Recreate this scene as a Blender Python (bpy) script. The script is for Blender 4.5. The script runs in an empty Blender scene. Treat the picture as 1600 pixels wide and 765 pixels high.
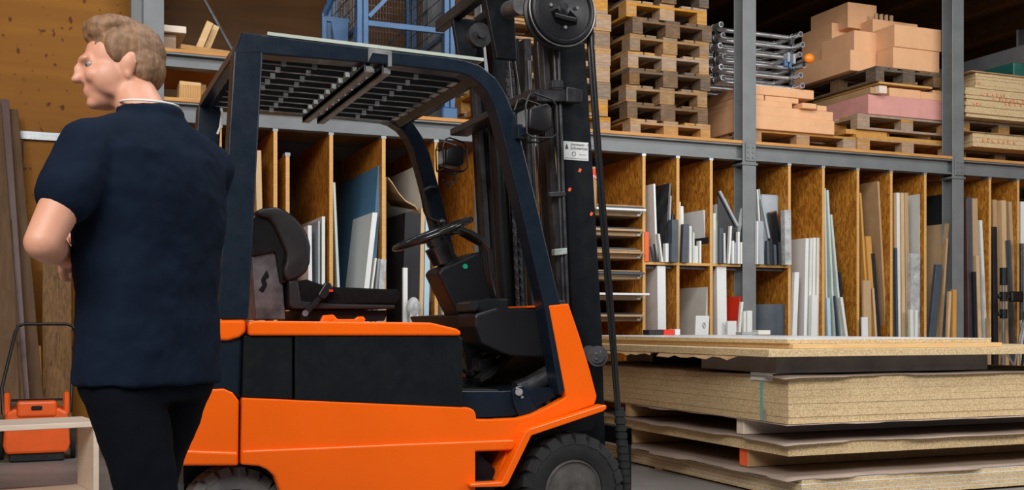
import bpy, bmesh, math, random
from mathutils import Vector, Matrix
random.seed(7)
S = bpy.context.scene
COL = S.collection
# ------------------------------------------------------------------ camera, light, exposure
YAW = math.radians(22.4); FPX = 1731.0; CAMH = 0.95; HOR = 510.0
cs, sn = math.cos(YAW), math.sin(YAW)
cam_d = bpy.data.cameras.new('camera'); cam = bpy.data.objects.new('camera', cam_d); COL.objects.link(cam)
cam.location = (0, 0, CAMH); cam.rotation_euler = (math.pi/2, 0, -YAW)
cam_d.sensor_width = 36; cam_d.lens = 36*FPX/1600; cam_d.shift_y = (HOR-382.5)/1600; cam_d.clip_end = 100
S.camera = cam
S.view_settings.view_transform = 'Standard'; S.view_settings.look = 'None'
S.view_settings.gamma = 1; S.view_settings.use_curve_mapping = False
S.view_settings.exposure = -0.05
w = bpy.data.worlds.new('world'); S.world = w; w.use_nodes = True
w.node_tree.nodes['Background'].inputs[0].default_value = (0.62, 0.78, 1.0, 1)
w.node_tree.nodes['Background'].inputs[1].default_value = 0.11
def area(name, loc, target, size, sy, power, col):
    d = bpy.data.lights.new(name, 'AREA'); d.shape = 'RECTANGLE'; d.size = size; d.size_y = sy
    d.energy = power; d.color = col
    o = bpy.data.objects.new(name, d); COL.objects.link(o); o.location = loc
    o.rotation_euler = (Vector(target)-Vector(loc)).to_track_quat('-Z', 'Y').to_euler()
    return o
area('gate_daylight', (-2.2, -1.5, 5.2), (3.6, 7.2, 1.0), 5.0, 2.6, 640, (1.0, 0.97, 0.93))
area('skylight', (3.6, 3.4, 6.0), (3.8, 6.2, 0), 6.0, 1.2, 300, (0.97, 0.98, 1.0))
area('right_area_light', (8.5, 0.5, 4.2), (5.5, 8.2, 1.2), 3.0, 2.0, 240, (1.0, 0.97, 0.93))  # unseen area light on the right, no window modelled there

# ------------------------------------------------------------------ placing helpers
def W(px, py, Y):
    u = (px-800)/FPX; v = (HOR-py)/FPX
    dx = u*cs+sn; dy = -u*sn+cs; t = Y/dy
    return Vector((dx*t, Y, CAMH+v*t))
def WX(px, py, X):
    u = (px-800)/FPX; v = (HOR-py)/FPX
    dx = u*cs+sn; dy = -u*sn+cs; t = X/dx
    return Vector((X, dy*t, CAMH+v*t))
# ------------------------------------------------------------------ mesh helpers
def sharp_bevel(bm, off, seg=1, ang=30):
    bmesh.ops.remove_doubles(bm, verts=bm.verts, dist=1e-5)
    es = [e for e in bm.edges if len(e.link_faces) == 2 and e.calc_face_angle(0) > math.radians(ang)]
    if es: bmesh.ops.bevel(bm, geom=es, offset=off, segments=seg, affect='EDGES', clamp_overlap=True, profile=0.5)
class MB:
    def __init__(s): s.bm = bmesh.new()
    def _add(s, b2):
        me = bpy.data.meshes.new('t'); b2.to_mesh(me); b2.free(); s.bm.from_mesh(me); bpy.data.meshes.remove(me)
    def box(s, x0, x1, y0, y1, z0, z1, bev=0, seg=1):
        b = bmesh.new(); bmesh.ops.create_cube(b, size=1)
        for v in b.verts: v.co = Vector(((x0+x1)/2+v.co.x*(x1-x0), (y0+y1)/2+v.co.y*(y1-y0), (z0+z1)/2+v.co.z*(z1-z0)))
        if bev: sharp_bevel(b, bev, seg)
        s._add(b); return s
    def obox(s, c, size, rot=(0,0,0), bev=0, seg=1):
        b = bmesh.new(); bmesh.ops.create_cube(b, size=1)
        M = Matrix.Translation(c) @ (Matrix.Rotation(rot[2],4,'Z') @ Matrix.Rotation(rot[1],4,'Y') @ Matrix.Rotation(rot[0],4,'X'))
        for v in b.verts: v.co = Vector((v.co.x*size[0], v.co.y*size[1], v.co.z*size[2]))
        if bev: sharp_bevel(b, bev, seg)
        b.transform(M); s._add(b); return s
    def beam(s, p0, p1, wd, th, up=(0,0,1), bev=0):
        p0 = Vector(p0); p1 = Vector(p1); d = p1-p0; L = d.length; d.normalize()
        side = d.cross(Vector(up)); side.normalize(); u = side.cross(d)
        b = bmesh.new(); bmesh.ops.create_cube(b, size=1)
        for v in b.verts: v.co = Vector((v.co.x*L, v.co.y*wd, v.co.z*th))
        if bev: sharp_bevel(b, bev, 1)
        c = (p0+p1)/2
        M = Matrix(((d.x,side.x,u.x,c.x),(d.y,side.y,u.y,c.y),(d.z,side.z,u.z,c.z),(0,0,0,1)))
        b.transform(M); s._add(b); return s
    def prism(s, pts, y0, y1, bev=0, seg=2):        # pts = [(x, z)], extruded along Y
        b = bmesh.new()
        a = [b.verts.new((p[0], y0, p[1])) for p in pts]; c = [b.verts.new((p[0], y1, p[1])) for p in pts]
        n = len(pts); b.faces.new(a); b.faces.new(c[::-1])
        for i in range(n): b.faces.new((a[i], c[i], c[(i+1)%n], a[(i+1)%n]))
        bmesh.ops.recalc_face_normals(b, faces=b.faces)
        if bev: sharp_bevel(b, bev, seg)
        s._add(b); return s
    def pp(s, px, y0, y1, bev=0, seg=2, Y=None):     # outline measured on the plane Y (default y0)
        q = [W(a, b, Y if Y is not None else y0) for a, b in px]
        return s.prism([(p.x, p.z) for p in q], y0, y1, bev, seg)
    def hexa(s, v8, bev=0):                          # bottom 4 then top 4
        b = bmesh.new(); v = [b.verts.new(p) for p in v8]
        for f in ((0,1,2,3),(4,5,6,7),(0,1,5,4),(1,2,6,5),(2,3,7,6),(3,0,4,7)): b.faces.new([v[i] for i in f])
        bmesh.ops.recalc_face_normals(b, faces=b.faces)
        if bev: sharp_bevel(b, bev, 1)
        s._add(b); return s
    def cyl(s, p0, p1, r, r2=None, n=20, cap=True):
        p0 = Vector(p0); p1 = Vector(p1); r2 = r if r2 is None else r2
        d = p1-p0; q = d.to_track_quat('Z', 'Y').to_matrix().to_4x4()
        b = bmesh.new(); bmesh.ops.create_cone(b, cap_ends=cap, segments=n, radius1=r, radius2=r2, depth=d.length)
        b.transform(Matrix.Translation((p0+p1)/2) @ q); s._add(b); return s
    def tube(s, pts, r, n=10, closed=False):
        P = [Vector(p) for p in pts]; m = len(P); b = bmesh.new(); rings = []
        ref = None
        for i, p in enumerate(P):
            if closed: t = P[(i+1)%m]-P[i-1]
            else: t = P[min(i+1, m-1)]-P[max(i-1, 0)]
            t.normalize()
            if ref is None:
                ref = Vector((0,0,1)) if abs(t.z) < .9 else Vector((1,0,0))
            a = (ref - t*ref.dot(t)).normalized(); ref = a; c = t.cross(a)
            rr = r[i] if isinstance(r, (list, tuple)) else r
            rings.append([b.verts.new(p + a*math.cos(2*math.pi*k/n)*rr + c*math.sin(2*math.pi*k/n)*rr) for k in range(n)])
        R = m if closed else m-1
        for i in range(R):
            A, B = rings[i], rings[(i+1)%m]
            for k in range(n): b.faces.new((A[k], A[(k+1)%n], B[(k+1)%n], B[k]))
        if not closed: b.faces.new(rings[0][::-1]); b.faces.new(rings[-1])
        s._add(b); return s
    def lathe(s, prof, c, axis='Y', n=40):           # prof = [(radius, along)]
        b = bmesh.new(); rings = []
        for r, h in prof:
            ring = []
            for k in range(n):
                a = 2*math.pi*k/n
                if axis == 'Y': co = (r*math.cos(a), h, r*math.sin(a))
                else: co = (r*math.cos(a), r*math.sin(a), h)
                ring.append(b.verts.new(Vector(c)+Vector(co)))
            rings.append(ring)
        for A, B in zip(rings, rings[1:]):
            for k in range(n): b.faces.new((A[k], A[(k+1)%n], B[(k+1)%n], B[k]))
        b.faces.new(rings[0]); b.faces.new(rings[-1])
        bmesh.ops.remove_doubles(b, verts=b.verts, dist=1e-6)
        bmesh.ops.recalc_face_normals(b, faces=b.faces); s._add(b); return s
    def ell(s, c, r, rot=None, n=20):
        b = bmesh.new(); bmesh.ops.create_uvsphere(b, u_segments=n, v_segments=max(8, n*2//3), radius=1)
        M = Matrix.Translation(c) @ (rot.to_4x4() if rot is not None else Matrix()) @ Matrix.Diagonal((r[0], r[1], r[2], 1))
        b.transform(M); s._add(b); return s
    def build(s, name, m, parent=None, smooth=False, label=None):
        bm = s.bm
        bmesh.ops.recalc_face_normals(bm, faces=bm.faces)
        me = bpy.data.meshes.new(name)
        if parent is None:
            xs = [v.co.x for v in bm.verts]; ys = [v.co.y for v in bm.verts]; zs = [v.co.z for v in bm.verts]
            loc = Vector(((min(xs)+max(xs))/2, (min(ys)+max(ys))/2, min(zs)))
        else: loc = Vector(parent['_o'])
        bmesh.ops.translate(bm, verts=bm.verts, vec=-loc)
        bm.to_mesh(me); bm.free(); me.materials.append(m)
        if smooth:
            for p in me.polygons: p.use_smooth = True
            if smooth != 'all': me.set_sharp_from_angle(angle=math.radians(35))
        o = bpy.data.objects.new(name, me); COL.objects.link(o)
        o['_o'] = tuple(loc)
        if parent is None: o.location = loc
        else: o.parent = parent
        if label: o['label'] = label
        return o
def tag(o, label=None, cat=None, group=None, kind=None):
    if label: o['label'] = label
    if cat: o['category'] = cat
    if group: o['group'] = group
    if kind: o['kind'] = kind
    return o
def thing(name, label, cat, loc, group=None):
    o = bpy.data.objects.new(name, None); COL.objects.link(o); o.empty_display_size = .1
    o.location = loc; o['_o'] = tuple(loc); return tag(o, label, cat, group)
def copy_tree(o, parent=None):
    c = o.copy(); COL.objects.link(c)
    if parent is not None: c.parent = parent
    for ch in list(o.children): copy_tree(ch, c)
    return c
def struct(o): return tag(o, kind='structure')
ORD = ['', 'lowest', 'second', 'third', 'fourth', 'fifth', 'sixth', 'seventh', 'eighth', 'ninth', 'tenth', 'eleventh', 'twelfth']

# ------------------------------------------------------------------ materials
def mat(name, rough=.5, metal=0, spec=.5):
    m = bpy.data.materials.new(name); m.use_nodes = True
    b = m.node_tree.nodes['Principled BSDF']
    b.inputs['Roughness'].default_value = rough; b.inputs['Metallic'].default_value = metal
    b.inputs['Specular IOR Level'].default_value = spec
    return m, m.node_tree.nodes, m.node_tree.links, b
def ramp(N, stops):
    r = N.new('ShaderNodeValToRGB'); e = r.color_ramp.elements
    e[0].position, e[0].color = stops[0][0], (*stops[0][1], 1)
    e[1].position, e[1].color = stops[-1][0], (*stops[-1][1], 1)
    for p, c in stops[1:-1]: k = e.new(p); k.color = (*c, 1)
    return r
def noise(N, L, scale, detail=4, vec=None, stretch=None, rough=.55):
    t = N.new('ShaderNodeTexCoord'); src = t.outputs['Object']
    if stretch:
        mp = N.new('ShaderNodeMapping'); mp.inputs['Scale'].default_value = stretch; L.new(src, mp.inputs[0]); src = mp.outputs[0]
    n = N.new('ShaderNodeTexNoise'); n.inputs['Scale'].default_value = scale; n.inputs['Detail'].default_value = detail
    n.inputs['Roughness'].default_value = rough
    L.new(src, n.inputs['Vector']); return n
def bump(N, L, b, h, strength=.2, dist=.01):
    k = N.new('ShaderNodeBump'); k.inputs['Strength'].default_value = strength; k.inputs['Distance'].default_value = dist
    L.new(h, k.inputs['Height']); L.new(k.outputs[0], b.inputs['Normal'])
def plain(name, c, rough=.5, metal=0, var=.12, scale=6, bs=0, stretch=None, spec=.5, randv=0):
    m, N, L, b = mat(name, rough, metal, spec)
    n = noise(N, L, scale, 5, stretch=stretch)
    r = ramp(N, [(.3, tuple(x*(1-var) for x in c)), (.7, tuple(min(1, x*(1+var)) for x in c))])
    L.new(n.outputs['Fac'], r.inputs[0])
    out = r.outputs[0]
    if randv:
        oi = N.new('ShaderNodeObjectInfo'); mr = N.new('ShaderNodeMapRange')
        mr.inputs['To Min'].default_value = 1-randv; mr.inputs['To Max'].default_value = 1+randv*.6
        L.new(oi.outputs['Random'], mr.inputs[0])
        hs = N.new('ShaderNodeHueSaturation'); L.new(mr.outputs[0], hs.inputs['Value']); L.new(out, hs.inputs['Color']); out = hs.outputs[0]
    L.new(out, b.inputs['Base Color'])
    if bs: bump(N, L, b, n.outputs['Fac'], bs)
    return m
def paint(name, c, rough, chip, chipamt=.68, scale=14, spec=.3):
    m, N, L, b = mat(name, rough, 0, spec)
    n = noise(N, L, scale, 9, rough=.7); g = noise(N, L, 2.2, 3)
    r1 = ramp(N, [(.3, tuple(x*.9 for x in c)), (.75, c)]); L.new(g.outputs['Fac'], r1.inputs[0])
    r2 = ramp(N, [(chipamt, (0,0,0)), (chipamt+.02, (1,1,1))]); L.new(n.outputs['Fac'], r2.inputs[0])
    mx = N.new('ShaderNodeMix'); mx.data_type = 'RGBA'; L.new(r2.outputs[0], mx.inputs[0]); L.new(r1.outputs[0], mx.inputs[6])
    mx.inputs[7].default_value = (*chip, 1); L.new(mx.outputs[2], b.inputs['Base Color'])
    rr = ramp(N, [(.3, (rough*.8,)*3), (.7, (rough*1.3,)*3)]); L.new(n.outputs['Fac'], rr.inputs[0]); L.new(rr.outputs[0], b.inputs['Roughness'])
    bump(N, L, b, g.outputs['Fac'], .08, .02)
    return m
def woodm(name, a, bcol, scale=3, stretch=(1, 12, 12), rough=.6, randv=.0, knots=False):
    m, N, L, b = mat(name, rough, 0, .3)
    n = noise(N, L, scale, 6, stretch=stretch)
    r = ramp(N, [(.25, a), (.55, bcol), (.8, tuple(x*.85 for x in a))]); L.new(n.outputs['Fac'], r.inputs[0])
    out = r.outputs[0]
    if knots:
        v = noise(N, L, 15, 1, stretch=(1.2, 1, 1)); k = ramp(N, [(.67, (1,1,1)), (.73, (.4,.25,.12))]); L.new(v.outputs['Fac'], k.inputs[0])
        mx = N.new('ShaderNodeMix'); mx.data_type = 'RGBA'; mx.blend_type = 'MULTIPLY'; mx.inputs[0].default_value = 1
        L.new(out, mx.inputs[6]); L.new(k.outputs[0], mx.inputs[7]); out = mx.outputs[2]
    if randv:
        oi = N.new('ShaderNodeObjectInfo'); mr = N.new('ShaderNodeMapRange')
        mr.inputs['To Min'].default_value = 1-randv; mr.inputs['To Max'].default_value = 1+randv*.5
        L.new(oi.outputs['Random'], mr.inputs[0]); mr2 = N.new('ShaderNodeMapRange'); mr2.inputs['To Min'].default_value = .55
        mr2.inputs['To Max'].default_value = 1.1; L.new(oi.outputs['Random'], mr2.inputs[0])
        hs = N.new('ShaderNodeHueSaturation'); L.new(mr.outputs[0], hs.inputs['Value']); L.new(mr2.outputs[0], hs.inputs['Saturation'])
        L.new(out, hs.inputs['Color']); out = hs.outputs[0]
    L.new(out, b.inputs['Base Color']); bump(N, L, b, n.outputs['Fac'], .15, .004)
    return m
def flakes(name, cols, scale, rough=.55, stretch=None, bs=.15):
    m, N, L, b = mat(name, rough, 0, .35)
    t = N.new('ShaderNodeTexCoord'); mp = N.new('ShaderNodeMapping'); L.new(t.outputs['Object'], mp.inputs[0])
    if stretch: mp.inputs['Scale'].default_value = stretch
    oi = N.new('ShaderNodeObjectInfo'); ml = N.new('ShaderNodeMath'); ml.operation = 'MULTIPLY'; ml.inputs[1].default_value = 17
    L.new(oi.outputs['Random'], ml.inputs[0]); L.new(ml.outputs[0], mp.inputs['Location'])
    nz = N.new('ShaderNodeTexNoise'); nz.inputs['Scale'].default_value = scale*.4; L.new(mp.outputs[0], nz.inputs[0])
    ad = N.new('ShaderNodeVectorMath'); ad.operation = 'MULTIPLY_ADD'; L.new(nz.outputs['Color'], ad.inputs[0])
    ad.inputs[1].default_value = (1.2/scale*2,)*3; L.new(mp.outputs[0], ad.inputs[2])
    v = N.new('ShaderNodeTexVoronoi'); v.inputs['Scale'].default_value = scale; L.new(ad.outputs[0], v.inputs['Vector'])
    k = len(cols); r = ramp(N, [(i/(k-1), c) for i, c in enumerate(cols)])
    L.new(v.outputs['Color'], r.inputs[0]); L.new(r.outputs[0], b.inputs['Base Color'])
    bump(N, L, b, v.outputs['Distance'], bs, .004)
    return m
M = {}
M['orange'] = paint('orange_paint', (.90, .125, .002), .28, (.16, .09, .05), .705, 18)
M['navy'] = paint('navy_paint', (.006, .012, .022), .3, (.12, .13, .14), .76, spec=.3)
M['black_paint'] = paint('black_paint', (.005, .0065, .009), .4, (.09, .08, .07), .76, spec=.22)
M['blackplastic'] = plain('black_plastic', (.008, .008, .010), .4, var=.2, spec=.35)
M['rubber'] = plain('rubber', (.014, .014, .015), .7, var=.35, scale=12, bs=.2, spec=.3)
M['dustyrubber'] = plain('dusty_rubber', (.13, .13, .13), .85, var=.4, scale=9, bs=.2)
M['leather'] = plain('black_leatherette', (.013, .011, .013), .45, var=.15, bs=.1, scale=30)
M['fabric'] = plain('black_fabric', (.007, .006, .007), .9, var=.3, scale=60, bs=.2, spec=.15)
M['gloss'] = plain('gloss_black', (.014, .014, .015), .2)
M['rimgrey'] = plain('dirty_rim', (.10, .095, .09), .5, .4, var=.4, scale=14)
M['knob'] = plain('amber_plastic', (.85, .25, .012), .4, var=.05)
M['tape'] = plain('grey_green_tape', (.30, .36, .32), .5, var=.3, scale=20)
M['tab'] = plain('grey_tab', (.26, .27, .27), .5)
M['steel'] = plain('worn_steel', (.30, .30, .30), .42, .85, var=.35, scale=15)
M['darksteel'] = plain('dark_steel', (.055, .055, .06), .38, .6, var=.5, scale=14)
M['chrome'] = plain('chrome', (.7, .7, .7), .2, 1, var=.1)
M['alu'] = plain('aluminium', (.62, .62, .63), .32, .9, var=.2, scale=20)
M['greypaint'] = plain('grey_paint', (.165, .175, .18), .45, .1, var=.12, scale=5)
M['clip'] = plain('galvanised', (.38, .40, .42), .4, .7)
M['bluepaint'] = plain('blue_paint', (.045, .115, .235), .4, .1, var=.15)
M['clear'] = plain('clear_sheet_edge', (.42, .46, .40), .25, 0)
M['osb'] = flakes('osb', [(.20,.065,.006), (.40,.145,.014), (.62,.27,.035), (.30,.10,.010), (.50,.20,.024)], 44, stretch=(3, 1.4, .55))
M['ply'] = woodm('plywood_edge', (.72,.44,.17), (.58,.32,.10), 6, (2, 2, 20))
M['deck'] = woodm('deck_board', (.66,.34,.10), (.52,.24,.07), 4, (1, 8, 8))
M['pallet'] = woodm('pallet_wood', (.58,.31,.09), (.42,.21,.055), 4, (3, 3, 9), .75, randv=.22)
M['palletgrey'] = woodm('weathered_pallet_wood', (.25,.15,.075), (.15,.085,.04), 4, (3, 3, 9), .8, randv=.3)
M['palletmid'] = woodm('aged_pallet_wood', (.42,.25,.10), (.28,.155,.06), 4, (3, 3, 9), .8, randv=.3)
M['shadewood'] = woodm('shaded_brown_board', (.16,.085,.035), (.11,.055,.02), 3, (8, 2, 1))  # brown board with the left corner's shadow put into its colour
M['shadeosb'] = flakes('shaded_chipboard', [(.10,.045,.01), (.2,.09,.02), (.28,.14,.035), (.15,.07,.015)], 30, stretch=(3, 1.4, .55))  # darker copy of the osb, shadow by the wall painted into the flakes
M['wall2'] = woodm('shaded_timber_wall', (.17,.07,.014), (.11,.045,.008), 1.1, (.5, 4, 7))  # reddish timber, its colour also darkened for the shade under the ceiling
M['pitshade'] = plain('recess_shade_black', (.002, .002, .002), .8, spec=.05)  # near-black colour for the shade inside the drum recess
M['pine'] = woodm('pine', (.78,.55,.30), (.66,.43,.20), 3, (1, 8, 8))
M['palepine'] = woodm('pale_pine', (.86,.74,.62), (.76,.62,.50), 2.5, (1, 14, 14), .5)
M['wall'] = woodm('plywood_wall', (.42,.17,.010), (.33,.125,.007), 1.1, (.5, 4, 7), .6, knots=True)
M['ceil'] = woodm('roof_boards', (.20,.09,.025), (.12,.05,.015), 2, (.5, 6, 6))
M['pb'] = flakes('particleboard', [(.24,.15,.06), (.62,.45,.24), (.76,.60,.37), (.44,.29,.13), (.68,.51,.29)], 230, .8)
M['pbface'] = flakes('particleboard_face', [(.50,.37,.22), (.58,.44,.28), (.52,.39,.24)], 300, .7)
M['paper'] = plain('brown_paper', (.33, .25, .20), .75, var=.15, scale=4)
M['greypack'] = plain('grey_wrapped_board', (.24, .22, .21), .35, var=.25, scale=5)
M['white'] = plain('white_laminate', (.74, .75, .74), .35, var=.04, scale=3, spec=.5)
M['offwhite'] = plain('offwhite_board', (.68, .69, .64), .45, var=.07)
M['mist'] = plain('pale_green_sheet', (.52, .60, .57), .3, var=.08)
M['greysheet'] = plain('grey_sheet', (.34, .37, .40), .4, var=.1)
M['slate'] = plain('slate_sheet', (.055, .07, .09), .4, var=.2)
M['blacksheet'] = plain('black_sheet', (.015, .015, .018), .35, var=.3)
M['marble'] = plain('dark_marbled', (.03, .03, .032), .25, var=.9, scale=9)
M['bluesheet'] = plain('blue_sheet', (.10, .24, .40), .35, var=.08)
M['paleblue'] = plain('pale_blue_sheet', (.42, .58, .68), .4, var=.06)
M['tan'] = woodm('tan_board', (.50,.32,.17), (.42,.26,.13), 3, (8, 2, 2))
M['mdf'] = plain('mdf', (.44, .29, .16), .65, var=.08)
M['lightwood'] = woodm('light_wood', (.66,.47,.27), (.56,.38,.20), 3, (8, 8, 1))
M['orangewood'] = woodm('orange_wood', (.62,.33,.09), (.54,.27,.06), 3, (8, 8, 1))
M['cardboard'] = plain('cardboard', (.46, .30, .16), .8, var=.1)
M['red'] = plain('red_plastic', (.72, .035, .012), .35, var=.05)
M['orangeplastic'] = plain('orange_plastic', (.80, .11, .012), .35, var=.1)
M['brown'] = plain('brown_edge', (.11, .05, .04), .45, var=.2)
M['plasticwrap'] = plain('plastic_wrap', (.42, .43, .43), .2, var=.35, scale=14, bs=.6)
M['salmon'] = plain('salmon_block', (.76, .42, .22), .75, var=.05, scale=9)
M['pink'] = plain('pink_block', (.66, .31, .27), .75, var=.07, scale=9)
M['concrete'] = plain('concrete_floor', (.22, .20, .185), .55, var=.22, scale=2.5)
M['skin'] = plain('skin', (.60, .29, .19), .5, var=.06, scale=8)
M['hair'] = plain('hair', (.20, .105, .05), .6, var=.35, scale=70, bs=.5, stretch=(1, 1, .2))
M['polo'] = plain('navy_cloth', (.005, .010, .022), .9, var=.15, scale=8, bs=.15, spec=.1)
M['trousers'] = plain('dark_trousers', (.003, .004, .007), .9, var=.2, scale=8, spec=.08)
M['green'] = plain('green_plastic', (.0, .35, .16), .4)
M['teal'] = plain('teal_box', (.01, .10, .08), .5)
M['strap'] = plain('green_strap', (.16, .42, .38), .35)
M['ink'] = plain('dark_print', (.05, .05, .06), .6)
M['orangeink'] = plain('orange_marker', (.85, .12, .03), .6)
M['label'] = plain('white_label', (.66, .67, .66), .5, var=.08, scale=20)
M['lens'] = plain('lamp_glass', (.35, .37, .38), .12, .3)
M['seatplate'] = plain('worn_seat_plate', (.17, .165, .18), .45, .4, var=.5, scale=14)
M['eye'] = plain('eye', (.26, .22, .2), .3)

def glassm():
    m, N, L, b = mat('clear_sheet', .15); b.inputs['Base Color'].default_value = (.8,.86,.82,1)
    b.inputs['Transmission Weight'].default_value = 1; b.inputs['IOR'].default_value = 1.15; return m
M['glassy'] = glassm()

# ================================================================== the setting
YB = 9.75; YR = 8.2
struct(MB().box(-2.6, 13.2, -2.0, YB+.1, -.1, 0).build('floor', M['concrete']))
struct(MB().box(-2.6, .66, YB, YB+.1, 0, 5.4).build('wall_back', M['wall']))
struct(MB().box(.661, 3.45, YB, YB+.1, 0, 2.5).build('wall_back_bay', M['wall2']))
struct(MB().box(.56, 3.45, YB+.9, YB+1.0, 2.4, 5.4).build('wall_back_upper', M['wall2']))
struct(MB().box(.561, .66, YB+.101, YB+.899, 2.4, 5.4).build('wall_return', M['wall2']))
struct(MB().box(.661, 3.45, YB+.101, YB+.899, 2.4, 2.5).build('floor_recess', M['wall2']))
struct(MB().box(3.46, 13.2, YB, YB+.1, 0, 2.5).build('wall_back_low', M['wall']))
struct(MB().box(3.46, 13.2, YB+.11, 16.0, 2.4, 2.5).build('floor_upper', M['ceil']))
struct(MB().box(3.3, 13.2, 16.0, 16.1, 2.5, 5.4).build('wall_far', M['ceil']))
struct(MB().box(3.30, 3.44, YB+.11, 15.99, 2.5, 5.4).build('wall_inner', M['ceil']))
struct(MB().box(-2.7, -2.6, 2.0, YB+.1, 0, 5.4).build('wall_left', M['wall']))
struct(MB().box(13.2, 13.3, 2.0, 16.1, 0, 5.4).build('wall_right', M['wall']))
c = MB().box(-2.6, 13.2, 7.4, 16.1, 4.75, 4.85)
for i in range(16): c.box(-2.3+i*1.0, -2.2+i*1.0, 7.4, 15.9, 4.50, 4.75)
struct(c.build('ceiling', M['ceil']))
r0 = W(10, 213, YB).x; r1 = W(232, 213, YB).x; rz = W(60, 213, YB).z
t = MB().box(r0, r1, YB-.035, YB-.001, rz-.035, rz+.035, .004)
for i in range(34):
    x = r0+.02+i*(r1-r0-.04)/33
    t.box(x-.008, x+.008, YB-.038, YB-.034, rz+.006, rz+.022); t.box(x-.008, x+.008, YB-.038, YB-.034, rz-.022, rz-.006)
struct(t.build('trim_1', M['clip']))
x = W(30, 300, YB).x
struct(MB().box(x-.03, x+.03, YB-.05, YB-.001, 0, rz-.04, .004).build('trim_2', M['brown']))

# ================================================================== the rack
DECKZ = 2.58; BAYZ = 0.55; ZT = 2.40
rack = thing('storage_rack', 'grey steel storage rack with board dividers along the back wall', 'rack', (W(763, 0, YR).x, YR, 0))
PX = [W(240, 0, YR).x, W(763, 0, YR).x, W(1170, 0, YR).x, W(1496, 0, YR).x, W(1496, 0, YR).x+2.4]
for x in PX:
    for (y0, top) in ((YR, 4.4), (YB-.2, 4.4)):
        m = MB()
        m.box(x-.07, x+.07, y0-.01, y0, 0, top, .002).box(x-.07, x+.07, y0+.12, y0+.13, 0, top, .002).box(x-.005, x+.005, y0, y0+.12, 0, top)
        m.build('post', M['greypaint'], rack)
    MB().box(x-.085, x+.085, YR-.02, YR+.14, 2.365, 2.385, .003).build('cap_plate', M['greypaint'], rack)
    m = MB().box(x-.045, x+.06, YR-.022, YR-.011, 2.40, 2.56, .003)
    for dx in (-.02, .03):
        for z in (2.43, 2.475, 2.52): m.cyl((x+dx, YR-.03, z), (x+dx, YR-.02, z), .009, n=6)
    m.build('joint_plate', M['greypaint'], rack)
for a, b in zip(PX, PX[1:]):
    for y0 in (YR+.005, YB-.2):
        m = MB()
        m.box(a+.012, b-.012, y0, y0+.10, 2.41, 2.422).box(a+.012, b-.012, y0, y0+.10, 2.538, 2.55).box(a+.012, b-.012, y0+.045, y0+.053, 2.42, 2.54)
        m.build('beam', M['greypaint'], rack)
    MB().box(a+.005 if a > PX[0] else a-.07, b-.005, YR-.005, YB-.03, 2.552, DECKZ, .003).build('deck_board', M['deck'], rack)
    MB().box(a+.01, b-.01, YR-.12, YB-.05, BAYZ-.04, BAYZ, .003).build('base_shelf', M['ply'], rack)
    MB().box(a+.075, b-.075, YR+.04, YR+.06, .02, BAYZ-.04).build('plinth', M['osb'], rack)
# divider panels: px of the right edge of the front edge
def divider(px, th=.026, zb=BAYZ, zt=ZT, y0=YR+.015, y1=YB-.25):
    x = W(px, 0, y0).x
    d = MB().box(x-th, x, y0, y1, zb, zt, .002).build('divider', M['osb'], rack)
    MB().box(x-th-.001, x+.001, y0-.004, y0, zb, zt).build('edge_strip', M['ply'], d)
    MB().box(x-th-.006, x+.006, y0-.006, y0+.10, zt-.012, zt+.012).build('clip', M['clip'], d)
    return x
DV = {}
for px in (346, 433, 520, 602, 684, 872, 1008, 1061, 1113, 1235, 1288, 1342, 1394, 1447, 1548, 1592): DV[px] = divider(px)
divider(452, zb=BAYZ, zt=W(450, 240, YR).z, y0=YR+.03)
MB().box(W(757,0,YR).x-.03, W(757,0,YR).x-.004, YR+.15, YB-.25, BAYZ, ZT-.03).build('divider', M['osb'], rack)
MB().box(W(1165,0,YR).x-.03, W(1165,0,YR).x-.004, YR+.15, YB-.25, BAYZ, ZT-.03).build('divider', M['osb'], rack)
MB().box(PX[3]+.050, PX[3]+.070, YR+.15, YB-.25, BAYZ, ZT-.03).build('divider', M['osb'], rack)
# small middle shelves
MZ = W(1060, 410, YR).z
for a, b in ((1008, 1061), (1061, 1113), (1113, None), (None, 1235)):
    xa = DV[a] if a else PX[2]+.075; xb = DV[b]-.026 if b else PX[2]-.075
    s = MB().box(xa+.001, xb-.001, YR+.01, YB-.3, MZ-.022, MZ, .002).build('middle_shelf', M['ply'], rack)
    MB().box(xa+.01, xb-.01, YR+.06, YR+.07, MZ-.05, MZ-.024).build('shelf_bracket', M['darksteel'], s)
# tray shelves left of the first divider
TR = [316, 331, 362, 397, 429, 462, 495]
tx0 = DV[872]; tx1 = DV[1008]-.026
TZ = []
for y in TR[1:]:
    z = W(985, y, YR+.02).z; TZ.append(z)
    s = MB().box(tx0+.001, tx1-.001, YR+.03, YB-.3, z-.035, z, .002).build('tray_shelf', M['mdf'], rack)
    m = MB()
    m.box(tx1-.05, tx1-.004, YR+.022, YR+.029, z-.028, z-.018).box(tx1-.014, tx1-.004, YR+.022, YR+.029, z-.028, z+.012)
    m.build('shelf_clip', M['clip'], s)
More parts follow.
